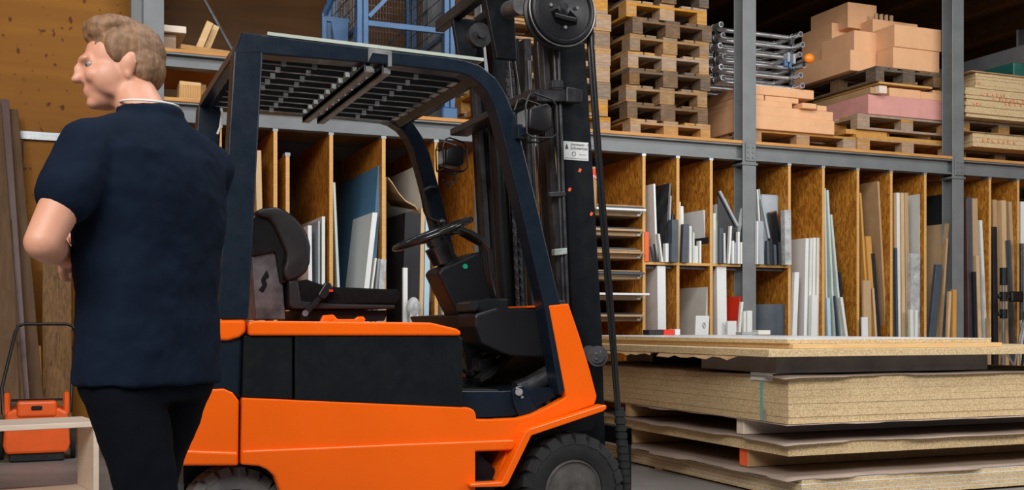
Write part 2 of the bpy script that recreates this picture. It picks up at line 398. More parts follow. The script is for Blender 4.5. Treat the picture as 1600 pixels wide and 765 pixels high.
# upper short shelf at the left end
ax = PX[0]+.075; bx = W(410, 0, YR).x; uz = 2.93
m = MB().box(ax, bx, YR+.005, YR+.105, uz-.13, uz-.12).box(ax, bx, YR+.005, YR+.105, uz-.042, uz-.03).box(ax, bx, YR+.05, YR+.058, uz-.12, uz-.03)
m.box(bx-.05, bx, YR+.02, YR+.09, DECKZ, uz-.13)
m.build('upper_beam', M['greypaint'], rack)
MB().box(ax, bx, YR, YB-.25, uz-.029, uz-.001, .003).build('upper_board', M['deck'], rack)
m = MB().beam((PX[0]+.3, YB-.1, 4.1), (PX[0]+1.1, YB-.1, 2.7), .02, .02).beam((PX[0]+1.5, YB-.1, 2.9), (PX[0]+3.1, YB-.1, 4.4), .02, .02)
m.build('cross_brace', M['darksteel'], rack)

# ================================================================== sheets leaning in the bays
def sheet(xt, yt, xb, yb, t, mk, label, name='sheet', cat='sheet', D=.9, Y=YR+.03, floor=None, group=None):
    """front edge from (xt, yt) to (xb, yb) (its right side), t pixels thick, run on down to the shelf it stands on"""
    a = W(xt, yt, Y); b = W(xb, yb, Y); th = W(xb+.0, yb, Y).x-W(xb-t, yb, Y).x
    fz = (BAYZ if floor is None else floor)+.001
    bx_ = a.x+(b.x-a.x)*(a.z-fz)/(a.z-b.z) if abs(a.z-b.z) > 1e-4 else b.x
    o = MB().prism([(a.x-th, a.z), (a.x, a.z), (bx_, fz), (bx_-th, fz)], Y, Y+D, .0012, 1).build(name, M[mk])
    return tag(o, label, cat, group)
def box_(px0, px1, yt, z0, Y, D, mk, label, name, cat='box', bev=.003):
    a = W(px0, yt, Y); b = W(px1, yt, Y)
    return tag(MB().box(a.x, b.x, Y, Y+D, z0, a.z, bev).build(name, M[mk]), label, cat)
sh = sheet
# bays behind the seat
sh(408, 235, 410, 327, 9, 'lightwood', 'light wood panel leaning behind the top of the rear guard post', 'wooden_board', 'board', D=.5)
sh(394, 400, 396, 500, 7, 'paleblue', 'narrow pale blue sheet between rear guard post and seat back')
sh(508, 338, 508, 445, 5, 'offwhite', 'off-white board leaning at the right of the bay behind the seat headrest', 'laminate_board', 'board')
sh(500, 345, 500, 445, 3, 'greysheet', 'thin grey sheet between two white boards behind the seat back')
sh(487, 352, 488, 445, 6, 'white', 'white board edge nearest the seat backrest', 'laminate_board', 'board', D=.4)
sh(524, 285, 531, 448, 4, 'mist', 'thin pale green sheet leaning in front of the left edge of the blue board\'s bay')
sh(598, 259, 585, 450, 7, 'bluesheet', 'tall blue board leaning in the bay above the seat cushion', 'laminate_board', 'board', Y=YR+.10, D=1.2)
sh(590, 332, 577, 450, 8, 'white', 'shorter whitish board leaning in front of the tall blue board', 'laminate_board', 'board', Y=YR+.02, D=.6)
sh(589, 403, 583, 450, 3, 'offwhite', 'narrow off-white strip right of the board before the blue one', 'strip', 'strip', D=.4)
sh(594, 404, 590, 450, 3, 'greysheet', 'narrow grey strip beside the bubble wrapped roll', 'strip', 'strip', D=.4)
sh(604, 405, 601, 450, 9, 'plasticwrap', 'bundle in clear bubble wrap at the foot of the blue board', 'wrapped_bundle', 'bundle', Y=YR+.0, D=.2)
sh(661, 256, 667, 340, 4, 'offwhite', 'large off-white sheet standing behind the curled cardboard', D=1.3, Y=YR+.12)
m = MB()
cz = [W(604,278,YR+.1), W(612,286,YR+.08), W(622,300,YR+.06), W(634,312,YR+.04), W(650,320,YR+.03), W(654,326,YR+.03)]
cb = [p.copy() for p in cz]
for i, p in enumerate(cz[:-1]):
    q = cz[i+1]
    for k in range(1):
        m.hexa([(p.x, YR+.05, p.z-.012), (q.x, YR+.05, q.z-.012), (q.x, YR+.8, q.z+.10), (p.x, YR+.8, p.z+.10),
                (p.x, YR+.05, p.z), (q.x, YR+.05, q.z), (q.x, YR+.8, q.z+.112), (p.x, YR+.8, p.z+.112)])
xa = W(604,0,YR).x
m.box(xa, xa+.012, YR+.05, YR+.8, BAYZ, cz[0].z-.0)
tag(m.build('cardboard_sheet', M['cardboard']), 'curled torn brown cardboard sheet left of the far guard post', 'cardboard')
sh(658, 333, 653, 500, 25, 'blacksheet', 'wide black board standing below the curled cardboard', 'laminate_board', 'board', D=.9, Y=YR+.03)
sh(664, 325, 661, 500, 6, 'lightwood', 'light wood board right of the wide black board', 'wooden_board', 'board', D=.9)
sh(673, 345, 670, 500, 8, 'paleblue', 'tall pale blue board behind the steering wheel', 'laminate_board', 'board', D=.9)
sh(637, 418, 637, 500, 7, 'white', 'short white board left of the clear bag below the black board', 'laminate_board', 'board', Y=YR-.05, D=.03)
m = MB().ell(W(646, 482, YR-.08), (.055, .04, .09)); 
p = W(646, 500, YR-.08)
m.prism([(p.x-.05, BAYZ+.0005), (p.x+.05, BAYZ+.0005), (p.x+.035, W(646,484,YR).z), (p.x-.035, W(646,484,YR).z)], YR-.11, YR-.05, .01)
tag(m.build('plastic_bag', M['plasticwrap'], smooth=True), 'clear plastic bag beside the short white board behind the seat cushion', 'bag')
for k, (a, y0_, b, t_, mk, lb) in enumerate([
    (694, 447, 696, 4, 'offwhite', 'off-white strip, leftmost behind the steering column'),
    (702, 440, 705, 5, 'greysheet', 'grey strip standing behind the steering column'),
    (711, 452, 716, 5, 'white', 'bright white strip close to the forklift dash panel'),
    (722, 462, 728, 4, 'mist', 'pale green strip partly hidden by the dash panel')]):
    sh(a, y0_, b, 500, t_, mk, lb, 'strip', 'strip', D=.5)
# sheets lying on the trays
ty = [0]*6
for i, z in enumerate(TZ):
    names = [(('white', 'white sheet sticking out of the top tray'), ('slate', 'dark sheet on the white sheet in the top tray'), ('tan', 'tan board lying on the top tray')),
             (('mdf', 'brown sheet on the second tray from the top'), ('blacksheet', 'thin black sheet on the second tray from the top')),
             (('tan', 'tan board stack\'s lower board on the third tray from the top'), ('mdf', 'upper brown board on the third tray from the top'), ('slate', 'thin dark sheet topmost on the third tray')),
             (('slate', 'dark sheet on the fourth tray from the top'), ('tan', 'tan sheet on the fourth tray from the top')),
             (('white', 'single white sheet jutting far out of the fifth tray'),),
             (('mdf', 'lower brown sheet on the bottom tray'), ('blacksheet', 'upper black sheet on the bottom tray'))][i]
    zz = z+.002
    for k, (mk, lb) in enumerate(names):
        t_ = [.018, .010, .012][k]
        out = [.07, .02, .05, .045, .13, .06][i]-.02*k
        xx0 = tx0+.02+.02*k; xx1 = tx1-.012-.03*k if i not in (0, 4) else tx1-.012
        m = MB().box(xx0, xx1, YR-out, YR+.9, zz, zz+t_, .0015)
        tag(m.build('flat_sheet', M[mk]), lb, 'sheet'); zz += t_+.004
p = W(940, 262, YR-.1)
pa, pb_, pc, pd = W(926, 235, YR-.05), W(934, 262, YR-.05), W(932, 300, YR-.05), W(930, 320, YR-.05)
rl = thing('cardboard_tube', 'tan cardboard roll with a red label beside the mast', 'roll', (pd.x, YR-.05, TZ[0]+.05))
m = MB().cyl((pa.x-.02, YR-.05, TZ[0]+.001), (pa.x-.02, YR-.05, W(930,262,YR-.05).z), .05, .055, n=24)
m.build('roll_body', M['tan'], rl, smooth=True)
m = MB().cyl((pa.x-.02, YR-.05, W(930,282,YR).z), (pa.x-.02, YR-.05, W(930,267,YR).z), .0563, n=24, cap=False); m.build('roll_label', M['red'], rl)
ROLL = (rl, pa.x-.02, YR-.108, W(930,279,YR).z)
del_roll = rl

US = MZ   # upper small bays stand on the middle shelf
def us(*a, **k): k.setdefault('floor', US); return sheet(*a, **k)
B1 = 'first upper box bay right of the trays'
us(1024, 287, 1028, 404, 3, 'white', 'tall white sheet, leftmost in the upper bay right of the trays')
us(1014, 362, 1014, 404, 6, 'orangeplastic', 'bright orange slab at the left end of the middle shelf', 'slab', 'slab', Y=YR+.0, D=.02)
us(1019, 385, 1023, 404, 2.5, 'slate', 'short dark strip just right of the orange slab', 'strip', 'strip', Y=YR+.005, D=.02)
us(1024, 381, 1027.5, 404, 2.5, 'blacksheet', 'short black strip between dark and cream strips near the orange slab', 'strip', 'strip', Y=YR-.018, D=.016)
us(1031, 365, 1036, 404, 3, 'offwhite', 'cream strip leaning in front of the marbled dark sheet', 'strip', 'strip', Y=YR-.02, D=.04)
us(1049, 286, 1041, 404, 3, 'marble', 'glossy dark marbled sheet leaning in the upper bay right of the trays', D=.9)
us(1045, 380, 1045, 404, 5, 'white', 'small white block under the marbled dark sheet', 'block', 'block', Y=YR-.02, D=.045)
us(1049.5, 306, 1046, 404, 2.5, 'greysheet', 'grey strip right of the marbled dark sheet', 'strip', 'strip')
us(1058, 335, 1058, 404, 8, 'blacksheet', 'black box standing behind the dark blue box at the second divider', 'slab', 'box', Y=YR+.04, D=.5)
us(1060, 343, 1060, 404, 10, 'slate', 'dark blue box in front of the second divider on the middle shelf', 'slab', 'box', Y=YR-.06, D=.07)
us(1063.5, 315, 1064, 404, 2, 'offwhite', 'thin cream strip just right of the dark blue boxes', 'strip', 'strip', Y=YR+.03)
us(1068, 322, 1069, 404, 4, 'white', 'narrow white strip above the blue-black box in the second upper bay', 'strip', 'strip')
us(1077, 350, 1075, 404, 9, 'slate', 'blue-black box with pale edge, left in the second upper bay', 'slab', 'box', Y=YR-.02, D=.045)
us(1103, 328, 1107, 404, 4, 'white', 'large white slanted sheet filling the second upper bay', Y=YR+.09, D=.9)
us(1081, 353, 1081, 404, 4, 'offwhite', 'first off-white strip right of the blue-black box', 'strip', 'strip', D=.05)
us(1085.5, 363, 1085.5, 404, 3, 'mist', 'pale green strip in front of the large white slanted sheet', 'strip', 'strip', D=.05)
us(1091, 384, 1091, 404, 6, 'offwhite', 'short off-white block before the large white slanted sheet', 'strip', 'strip', D=.05)
us(1096, 376, 1096, 404, 3, 'white', 'white strip right of the short block before the slanted sheet', 'strip', 'strip', D=.05)
us(1108.5, 370, 1110.5, 404, 1.6, 'blacksheet', 'thin black strip against the third divider', 'strip', 'strip')
us(1119.5, 333, 1119.5, 407, 5, 'offwhite', 'off-white board at the left of the upper bay left of the steel post', 'laminate_board', 'board')
us(1128, 318, 1129, 400, 4, 'white', 'taller white board behind the leaning dark frame', 'laminate_board', 'board', Y=YR+.02)
us(1124, 344, 1124, 407, 3, 'mist', 'pale green strip left of the leaning dark frame', 'strip', 'strip', Y=YR+.02)
fr = thing('framed_board', 'dark grey framed panel leaning slanted left of the steel post', 'frame', (W(1140,0,YR).x, YR-.02, MZ+.001))
a = W(1126, 298, YR-.03); b = W(1154, 352, YR-.03)
MB().beam((a.x, YR-.01, a.z), (b.x, YR-.01, b.z), .02, .022, (0,1,0)).build('frame_rail', M['greysheet'], fr)
MB().prism([(a.x-.005, a.z), (b.x-.005, b.z), (b.x-.02, MZ+.002), (a.x-.005, MZ+.002)], YR+.006, YR+.012).build('frame_panel', M['blacksheet'], fr)
m = MB()
P0 = [W(1133,312,YR+.2), W(1150,306,YR+.2), W(1160,300,YR+.2), W(1167,291,YR+.2)]
for p, q in zip(P0, P0[1:]): m.hexa([(p.x, YR+.30, MZ+.001), (q.x, YR+.30, MZ+.001), (q.x, YR+.306, MZ+.001), (p.x, YR+.306, MZ+.001), (p.x, YR+.26, p.z), (q.x, YR+.26, q.z), (q.x, YR+.266, q.z), (p.x, YR+.266, p.z)])
tag(m.build('curved_sheet', M['white']), 'white curved sheet with a raised corner behind the leaning dark frame', 'sheet')
us(1165, 312, 1151, 404, 4, 'white', 'white board leaning left against the steel post', 'laminate_board', 'board', D=.4, Y=YR+.1)
us(1144, 353, 1141, 407, 3, 'white', 'whitish sheet with small print below the leaning dark frame', D=.15, Y=YR-.025)
us(1133.5, 364, 1134, 407, 2, 'offwhite', 'thin cream strip left of the printed whitish sheet', 'strip', 'strip', Y=YR-.05, D=.02)
us(1130, 356, 1130, 407, 6, 'slate', 'slate coloured board left of the printed whitish sheet', 'laminate_board', 'board', Y=YR-.025, D=.03)
for k, (a, y0_, mk, lb) in enumerate([(1147.5, 376, 'white', 'short white strip, nearest the printed whitish sheet'), (1151, 379, 'greysheet', 'short grey strip among white ones left of the steel post'),
      (1156, 362, 'white', 'short white strip, second from the steel post'), (1160, 378, 'offwhite', 'short off-white strip touching the left of the steel post')]):
    us(a, y0_, a, 407, 3, mk, lb, 'strip', 'strip', Y=YR-.035, D=.03)
# upper bay right of the post
us(1185, 296, 1192, 407, 2.4, 'offwhite', 'thin cream strip leaning right, next to the steel post on its right', 'strip', 'strip')
us(1187.5, 295, 1198, 407, 2, 'greysheet', 'thin grey strip leaning beside the cream one right of the post', 'strip', 'strip', Y=YR+.05)
us(1193, 345, 1194, 409, 8, 'greysheet', 'grey-blue short board right beside the steel post', 'laminate_board', 'board', Y=YR-.04, D=.03)
us(1192, 311, 1211, 409, 3, 'greysheet', 'grey strip leaning across the rounded grey lid', 'strip', 'strip', Y=YR+.0, D=.03)
us(1185, 345, 1185, 409, 2, 'white', 'thin white strip touching the right of the steel post', 'strip', 'strip', Y=YR-.04, D=.03)
a = W(1192, 302, YR+.1); b = W(1220, 345, YR+.1)
m = MB().box(a.x, b.x, YR+.12, YR+.17, MZ+.001, a.z, .03, 4)
tag(m.build('plastic_box', M['greysheet'], smooth=True), 'grey translucent box lid with rounded corners right of the steel post', 'lid')
fr = thing('framed_board', 'small dark brown frame leaning before the grey rounded lid', 'frame', (W(1215,0,YR).x, YR+.07, MZ+.001))
A = W(1200, 333, YR+.08); B = W(1212, 330, YR+.08); C_ = W(1226, 385, YR+.08)
for p, q in ((A, B), (B, C_)): MB().beam(p, q, .012, .022, (0,1,0)).build('frame_rail', M['brown'], fr)
MB().prism([(A.x, A.z), (B.x, B.z), (C_.x, C_.z), (C_.x, MZ+.002), (A.x+.09, MZ+.002)], YR+.086, YR+.092).build('frame_panel', M['blacksheet'], fr)
us(1226.5, 340, 1227, 409, 3, 'white', 'white strip between the brown frame and the plastic wrapped pack', 'strip', 'strip', Y=YR+.03, D=.03)
for k, (a, y0_, mk, lb) in enumerate([(1202, 376, 'slate', 'short slate strip left of centre in the bay right of the post'), (1206.5, 372, 'blacksheet', 'short black strip at the centre of the bay right of the post'),
     (1213, 382, 'slate', 'short slate strip below the brown frame'), (1220, 378, 'blacksheet', 'short black strip right of the slate one below the brown frame')]):
    us(a, y0_, a+1, 409, 4, mk, lb, 'strip', 'strip', Y=YR-.04, D=.03)
us(1236, 328, 1237, 409, 10, 'plasticwrap', 'pack in crinkled clear plastic against the divider right of the post', 'wrapped_bundle', 'bundle', Y=YR-.06, D=.06)
# lower row of box bays
sh(1040, 415, 1041, 515, 13, 'white', 'wide white board under the middle shelf, beside the trays', 'laminate_board', 'board', D=.6)
sh(1110, 448, 1106, 524, 5, 'offwhite', 'large greyish white board below the second middle bay', 'laminate_board', 'board', Y=YR+.05, D=.9)
s_ = sh(1108.5, 493, 1107, 524, 21, 'white', 'short wide white board with a round mark, under the second middle bay', 'laminate_board', 'board', Y=YR-.01, D=.02)
p = W(1100, 508, YR-.012); lo = Vector(s_['_o'])
m = MB(); m.tube([(p.x+.014*math.cos(k*math.pi/6), YR-.0125, p.z+.024*math.sin(k*math.pi/6)) for k in range(12)], .002, 6, True); m.tube([(p.x-.004, YR-.0125, p.z-.014), (p.x+.004, YR-.0125, p.z+.014)], .002, 6)
m.build('round_mark', M['ink'], s_)
sh(1135, 416, 1136, 525, 15, 'white', 'tall white board under the third middle bay', 'laminate_board', 'board', D=.4)
sh(1159, 463, 1153, 525, 3, 'red', 'bright red board leaning in the bay left of the steel post', 'laminate_board', 'board', Y=YR+.02, D=.3)
sh(1162, 471, 1157, 525, 3.5, 'offwhite', 'off-white strip right of the bright red board', 'strip', 'strip', Y=YR-.035, D=.03)
sh(1151, 501, 1151, 525, 14, 'white', 'short white board in front of the bright red board', 'laminate_board', 'board', Y=YR-.03, D=.025)
sh(1166, 486, 1166, 519, 4, 'offwhite', 'off-white slab in front of the steel post, narrower of two', 'slab', 'slab', Y=YR-.06, D=.04)
sh(1175.5, 485, 1175.5, 519, 8, 'white', 'white slab in front of the steel post, wider of two', 'slab', 'slab', Y=YR-.06, D=.04)
m = MB(); pts = []
for k in range(13):
    a_ = k/12; p = W(1190+41*a_, 475, YR+.06); pts.append((p.x, YR+.20-.14*math.sin(a_*math.pi*.62)))
tz = W(1210, 475, YR+.1).z
for (x0_, y0_), (x1_, y1_) in zip(pts, pts[1:]):
    m.hexa([(x0_, y0_, BAYZ+.001), (x1_, y1_, BAYZ+.001), (x1_, y1_+.008, BAYZ+.001), (x0_, y0_+.008, BAYZ+.001), (x0_, y0_, tz), (x1_, y1_, tz), (x1_, y1_+.008, tz), (x0_, y0_+.008, tz)])
tag(m.build('curved_sheet', M['slate'], smooth=True), 'slate blue curved sheet in the lower bay right of the post', 'sheet')
# tall bays to the right
T = [
 (1281, 371, 1279, 4, 'offwhite', 'tall off-white board at the right of the bay with marked white boards', .05, .9),
 (1275, 371, 1273, 4, 'white', 'white board second from the divider in the marked white stack', .05, .9),
 (1270, 372, 1267, 4, 'offwhite', 'off-white board with printed marks in the middle of the white stack', .05, .9),
 (1264, 372, 1261, 5, 'white', 'white board at the left of the marked white stack', .05, .9),
 (1249, 425, 1245, 7, 'white', 'shorter white board at the far left before the marked white stack', .0, .04),
 (1278, 461, 1276.5, 9, 'white', 'short bright white board in front of the marked white stack', .0, .04),
 (1290.6, 294, 1294, 2.6, 'mist', 'tallest pale green sheet beside the divider right of the white stack', .05, .9),
 (1295, 297, 1306, 3, 'mist', 'pale green sheet leaning right, second in the fan of sheets', .05, .9),
 (1300.5, 335, 1318, 3, 'mist', 'pale green sheet leaning most, third in the fan of sheets', .05, .9),
 (1314.5, 425, 1320, 4, 'blacksheet', 'short black board behind the fan of pale sheets', .1, .5),
 (1317, 464, 1325.5, 4, 'offwhite', 'short off-white strip at the right foot of the pale fan', .01, .03),
 (1297, 465, 1299, 5, 'paleblue', 'short pale blue board at the left foot of the pale fan', .0, .03),
 (1306.5, 462, 1312, 2, 'slate', 'thin slate strip at the foot of the pale fan', .0, .03),
 (1346, 301, 1360, 3, 'orangewood', 'tall narrow orange-brown board beside the widest divider panel', .05, .9),
 (1374, 283, 1387, 3, 'tan', 'large tan board leaning from the top of its bay', .08, 1.1),
 (1361, 369, 1372, 8, 'orangewood', 'orange-brown board leaning in front of the large tan board', .03, .05),
 (1367, 396, 1377, 5, 'blacksheet', 'black board leaning right of the orange-brown board', .02, .04),
 (1366, 450, 1371, 3, 'lightwood', 'thin light strip before the black leaning board', .0, .015),
 (1361, 438, 1362, 12, 'cardboard', 'corrugated cardboard piece standing at the left of the tan bay', -.03, .025),
 (1356, 495, 1356.5, 9, 'white', 'short white box at the foot of the tan bay', -.06, .02),
 (1400, 301, 1402, 3, 'tan', 'tan board, leftmost of the tall upright pack', .05, .9),
 (1406, 301, 1407.5, 5, 'offwhite', 'off-white edged board second in the tall upright pack', .05, .9),
 (1412.5, 301, 1415, 5, 'lightwood', 'light brown board third in the tall upright pack', .05, .9),
 (1419, 301, 1422, 5.5, 'mdf', 'brown board rightmost in the tall upright pack', .05, .9),
 (1402, 387, 1404, 3, 'slate', 'dark strip before the left of the tall upright pack', .01, .03),
 (1442, 303, 1440, 5, 'offwhite', 'tall whitish sheet before the divider right of the upright pack', .07, 1.0),
 (1438, 396, 1437, 14, 'plasticwrap', 'tall board pack wrapped in bubble film before the whitish sheet', .0, .06),
 (1427, 484, 1428, 5, 'offwhite', 'short cream strip at the foot of the bubble wrapped pack', -.04, .03),
 (1434.5, 484, 1434, 4, 'white', 'short white strip right at the foot of the bubble wrapped pack', -.04, .03),
 (1480, 303, 1472, 4, 'blacksheet', 'wide black sheet filling the bay left of the right post', .16, 1.15),
 (1484, 349, 1466, 3, 'mdf', 'wide brown board leaning before the black sheet', .08, .9),
 (1482, 372, 1472, 3, 'tan', 'tan strip leaning right of the wide brown board', .04, .035),
 (1473, 413, 1462, 10, 'slate', 'dark board standing below the leaning tan strip', .0, .035),
 (1495, 452, 1494.5, 6, 'orangewood', 'short orange-brown strip before the right steel post', -.05, .03),
 (1487, 455, 1484, 3.5, 'lightwood', 'short light strip left of the right steel post', -.05, .03),
 (1512, 310, 1516, 2.4, 'brown', 'reddish brown edged sheet just right of the right post', .05, .9),
 (1518, 308, 1521, 6, 'slate', 'tall slate sheet right of the right post', .05, .9),
 (1527.5, 310, 1531, 8, 'mdf', 'tall brown board behind the short pale strips near the right post', .05, .9),
 (1535, 344, 1543, 4, 'offwhite', 'off-white board leaning right near the second last divider', .04, .9),
 (1525, 424, 1527.5, 4, 'blacksheet', 'short black board before the tall brown board', .0, .03),
 (1530, 399, 1534, 5, 'lightwood', 'light wood strip before the tall brown board', .01, .03),
 (1546, 496, 1547, 4, 'mdf', 'short brown block by the second last divider', -.01, .02),
 (1558, 312, 1562, 7, 'tan', 'tall tan board just right of the second last divider', .09, .9),
 (1558, 354, 1560, 7, 'blacksheet', 'black board behind the camera stand pole', .04, .04),
 (1572, 313, 1576, 7, 'lightwood', 'tall light wood board behind the camera stand clamps', .05, .9),
 (1581, 315, 1590, 5, 'mdf', 'tall brown board leaning against the last divider', .05, .9),
 (1579, 375, 1586, 3, 'slate', 'thin slate strip leaning before the brown board at the last divider', .0, .04),
 (1604, 315, 1604, 9, 'white', 'white board at the right edge beyond the last divider', .05, .9),
]
for k, (xt, yt, xb, t_, mk, lb, dy, D) in enumerate(T):
    nm = 'strip' if 'strip' in lb else 'box' if 'box' in lb else 'sheet' if 'sheet' in lb else 'cardboard' if 'cardboard' in lb else 'board'
    sheet(xt, yt, xb, 527, t_, mk, lb, nm if nm != 'board' else 'leaning_board', nm, Y=YR+dy, D=D)

# ================================================================== pallets
def make_pallet(mk):
    p = thing('wooden_pallet', 'x', 'pallet', (0, 0, 0))
    for i in range(5):
        wd = .145 if i in (0, 2, 4) else .10; x = -.4+wd/2+(.8-wd)*i/4 if i in (0, 4) else [-.4, -.19, 0, .19][i]
        MB().box(x-wd/2, x+wd/2, -.6, .6, .122, .144, .002).build('deck_board', M[mk], p)
    for y in (-.5275, 0, .5275): MB().box(-.4, .4, y-.0725, y+.0725, .10, .122, .002).build('stringer_board', M[mk], p)
    for x in (-.35, 0, .35):
        for y in (-.5275, 0, .5275): MB().box(x-(.05 if x else .0725), x+(.05 if x else .0725), y-.0725, y+.0725, .022, .10, .002).build('block', M[mk], p)
        MB().box(x-(.05 if x else .0725), x+(.05 if x else .0725), -.6, .6, 0, .022, .002).build('bottom_board', M[mk], p)
    return p
protos = {k: [make_pallet(k), True] for k in ('pallet', 'palletgrey', 'palletmid')}
def pallet(cx, cy, z, rot, label, group=None, kind='pallet'):
    pr = protos[kind]; o = pr[0] if pr[1] else copy_tree(pr[0]); pr[1] = False
    o.location = (cx, cy, z); o.rotation_euler = (0, 0, rot); o['label'] = label
    if group: o['group'] = group
    return o
xa = W(985, 0, YR+.16).x
for k in range(10):
    dx = random.uniform(-.03, .03); 
    pallet(xa+.40+dx, YR+.16+.6+random.uniform(-.015, .015), DECKZ+.002+k*.1455, random.uniform(-.02, .02)+(math.pi if k % 2 else 0),
           '%s pallet from the deck in the tall stack right of the mast' % (ORD[k+1] if k else 'bottom'), 'pallets stacked right of the mast', ['pallet', 'palletgrey', 'palletmid', 'palletgrey', 'pallet', 'palletmid', 'palletgrey', 'pallet', 'palletgrey', 'pallet'][k])
xb = W(955, 0, YR+.16).x
for k in range(10):
    pallet(xb-.6+random.uniform(-.03, .02), YR+.16+.42+random.uniform(-.015, .015), DECKZ+.002+k*.1455, math.pi/2+random.uniform(-.02, .02),
           '%s pallet from the deck in the stack standing behind the mast' % (ORD[k+1] if k else 'bottom'), 'pallets stacked behind the mast', ['pallet', 'pallet', 'palletmid', 'pallet', 'pallet', 'palletmid', 'pallet', 'pallet', 'pallet', 'palletmid'][k])
# ------------------------------------------------------------------ salmon blocks on a pallet, left pile
def blk(pl, pr, yt, yb, Y, D, mk, label, z0=None, z1=None, name='insulation_block', cat='block', bev=.004):
    a = W(pl, yt, Y); b = W(pr, yt, Y); c = W(pl, yb, Y)
    zb = c.z if z0 is None else z0; zt = a.z if z1 is None else z1
    o = MB().box(a.x, b.x, Y, Y+D, zb, zt, bev).build(name, M[mk])
    return tag(o, label, cat), zt
Yp = YR+.16
pl = W(1172, 0, Yp).x
pallet(pl+.6, Yp+.43, DECKZ+.002, math.pi/2, 'pallet under the low salmon block pile right of the post')
z = DECKZ+.147
_, z = blk(1168, 1304, 0, 0, Yp, .85, 'salmon', 'bottom long salmon slab of the low pile on its pallet', z, z+.13)
_, z1 = blk(1168, 1302, 0, 0, Yp+.02, .85, 'salmon', 'second salmon slab from the bottom of the low pile', z+.001, z+.085)
_, z2 = blk(1168, 1238, 0, 0, Yp+.04, .8, 'salmon', 'salmon slab left in the third layer of the low pile', z1+.001, z1+.055)
_, z2b = blk(1254, 1276, 0, 0, Yp-.03, .3, 'salmon', 'short salmon block jutting out of the low pile', z1+.001, z1+.05)
blk(1277, 1292, 0, 0, Yp+.03, .7, 'salmon', 'salmon block at the right in the third layer of the low pile', z1+.001, z1+.053)
blk(1196, 1248, 0, 0, Yp+.06, .75, 'salmon', 'short salmon slab in the fourth layer of the low pile', z2+.001, z2+.05)
blk(1168, 1194, 0, 0, Yp+.05, .75, 'salmon', 'small salmon piece next to the post in the fourth layer of the low pile', z2+.001, z2+.05)
_, z3 = blk(1168, 1272, 0, 0, Yp+.05, .8, 'salmon', 'topmost salmon slab of the low pile right of the post', z2+.052, z2+.135)
# ------------------------------------------------------------------ aluminium ladder frames
fz = z3+.002
FX0 = W(1128, 0, YR+.2).x; FX1 = W(1252, 0, YR+.2).x
def make_frame():
    f = thing('scaffold_frame', 'x', 'frame', ((FX0+FX1)/2, YR+.7, fz))
    for x in (FX0, FX1):
        y0 = YR+.18
        m = MB().cyl((x, y0, fz+.026), (x, YB-.15, fz+.026), .025, n=18); r = m.build('rail', M['alu'], f, smooth=True)
        m = MB().cyl((x, y0-.002, fz+.026), (x, y0+.0, fz+.026), .019, n=18); m.build('tube_end', M['ink'], r)
        for yy in (y0+.12, y0+.4):
            MB().cyl((x, yy, fz+.026), (x, yy+.035, fz+.026), .030, n=16).build('collar', M['steel'], r, smooth=True)
    for y in (YR+.33, YR+.58, YR+.83, YR+1.08):
        MB().cyl((FX0, y, fz+.026), (FX1, y, fz+.026), .021, n=16).build('rung', M['alu'], f, smooth=True)
    return f
fp = make_frame()
for k in range(6):
    o = fp if k == 0 else copy_tree(fp)
    o.location = Vector(o.location) if k == 0 else Vector(((FX0+FX1)/2+[0, -.02, .015, -.03, 0, -.02][k], YR+.7, fz+k*.094))
    o['label'] = '%s aluminium ladder frame of the pile behind the steel post' % (ORD[k+1] if k else 'bottom')
    o['group'] = 'aluminium frames on the salmon blocks'
    if k: # spacer clamps between frames keep them apart
        mm = MB()
        for x in (FX0+.015, FX1-.02):
            for y in (YR+.30, YR+.95): mm.box(x-.02, x+.02, y, y+.04, fz+k*.094-.044, fz+k*.094+.003, .004)
        tag(mm.build('clamp_set', M['darksteel']), '%s pair of dark clamps between the aluminium frames' % ORD[k], 'clamp', 'clamps between the aluminium frames')
kx = W(1262, 0, YR+.12).x
kb = thing('orange_knob_rod', 'steel rod with round amber knob beside the aluminium frames', 'rod', (kx, YR+.2, fz+.3))
m = MB().cyl((kx-.02, YR+.1, fz+.0), (kx-.02, YR+1.1, fz+.0), .018, n=16)
kz = W(1262, 92, YR+.12).z
m = MB().cyl((kx, YR+.12, kz), (kx-.0, YR+1.2, kz), .017, n=16); m.build('rod', M['steel'], kb, smooth=True)
m = MB().ell((kx, YR+.10, kz), (.052, .04, .045)); m.build('knob', M['knob'], kb, smooth=True)
bc = W(1233, 98, YR+.14)
bl = thing('blue_clamp', 'blue and grey clamp on the aluminium frames', 'clamp', bc)
m = MB().box(bc.x-.05, bc.x-.01, YR+.13, YR+.17, bc.z-.04, bc.z+.03, .008).box(bc.x+.0, bc.x+.03, YR+.13, YR+.17, bc.z-.05, bc.z+.02, .008); m.build('jaw', M['bluepaint'], bl)
m = MB().box(bc.x-.03, bc.x-.005, YR+.11, YR+.19, bc.z, bc.z+.09, .006).box(bc.x+.03, bc.x+.055, YR+.11, YR+.19, bc.z-.01, bc.z+.08, .006); m.build('grip', M['greysheet'], bl)
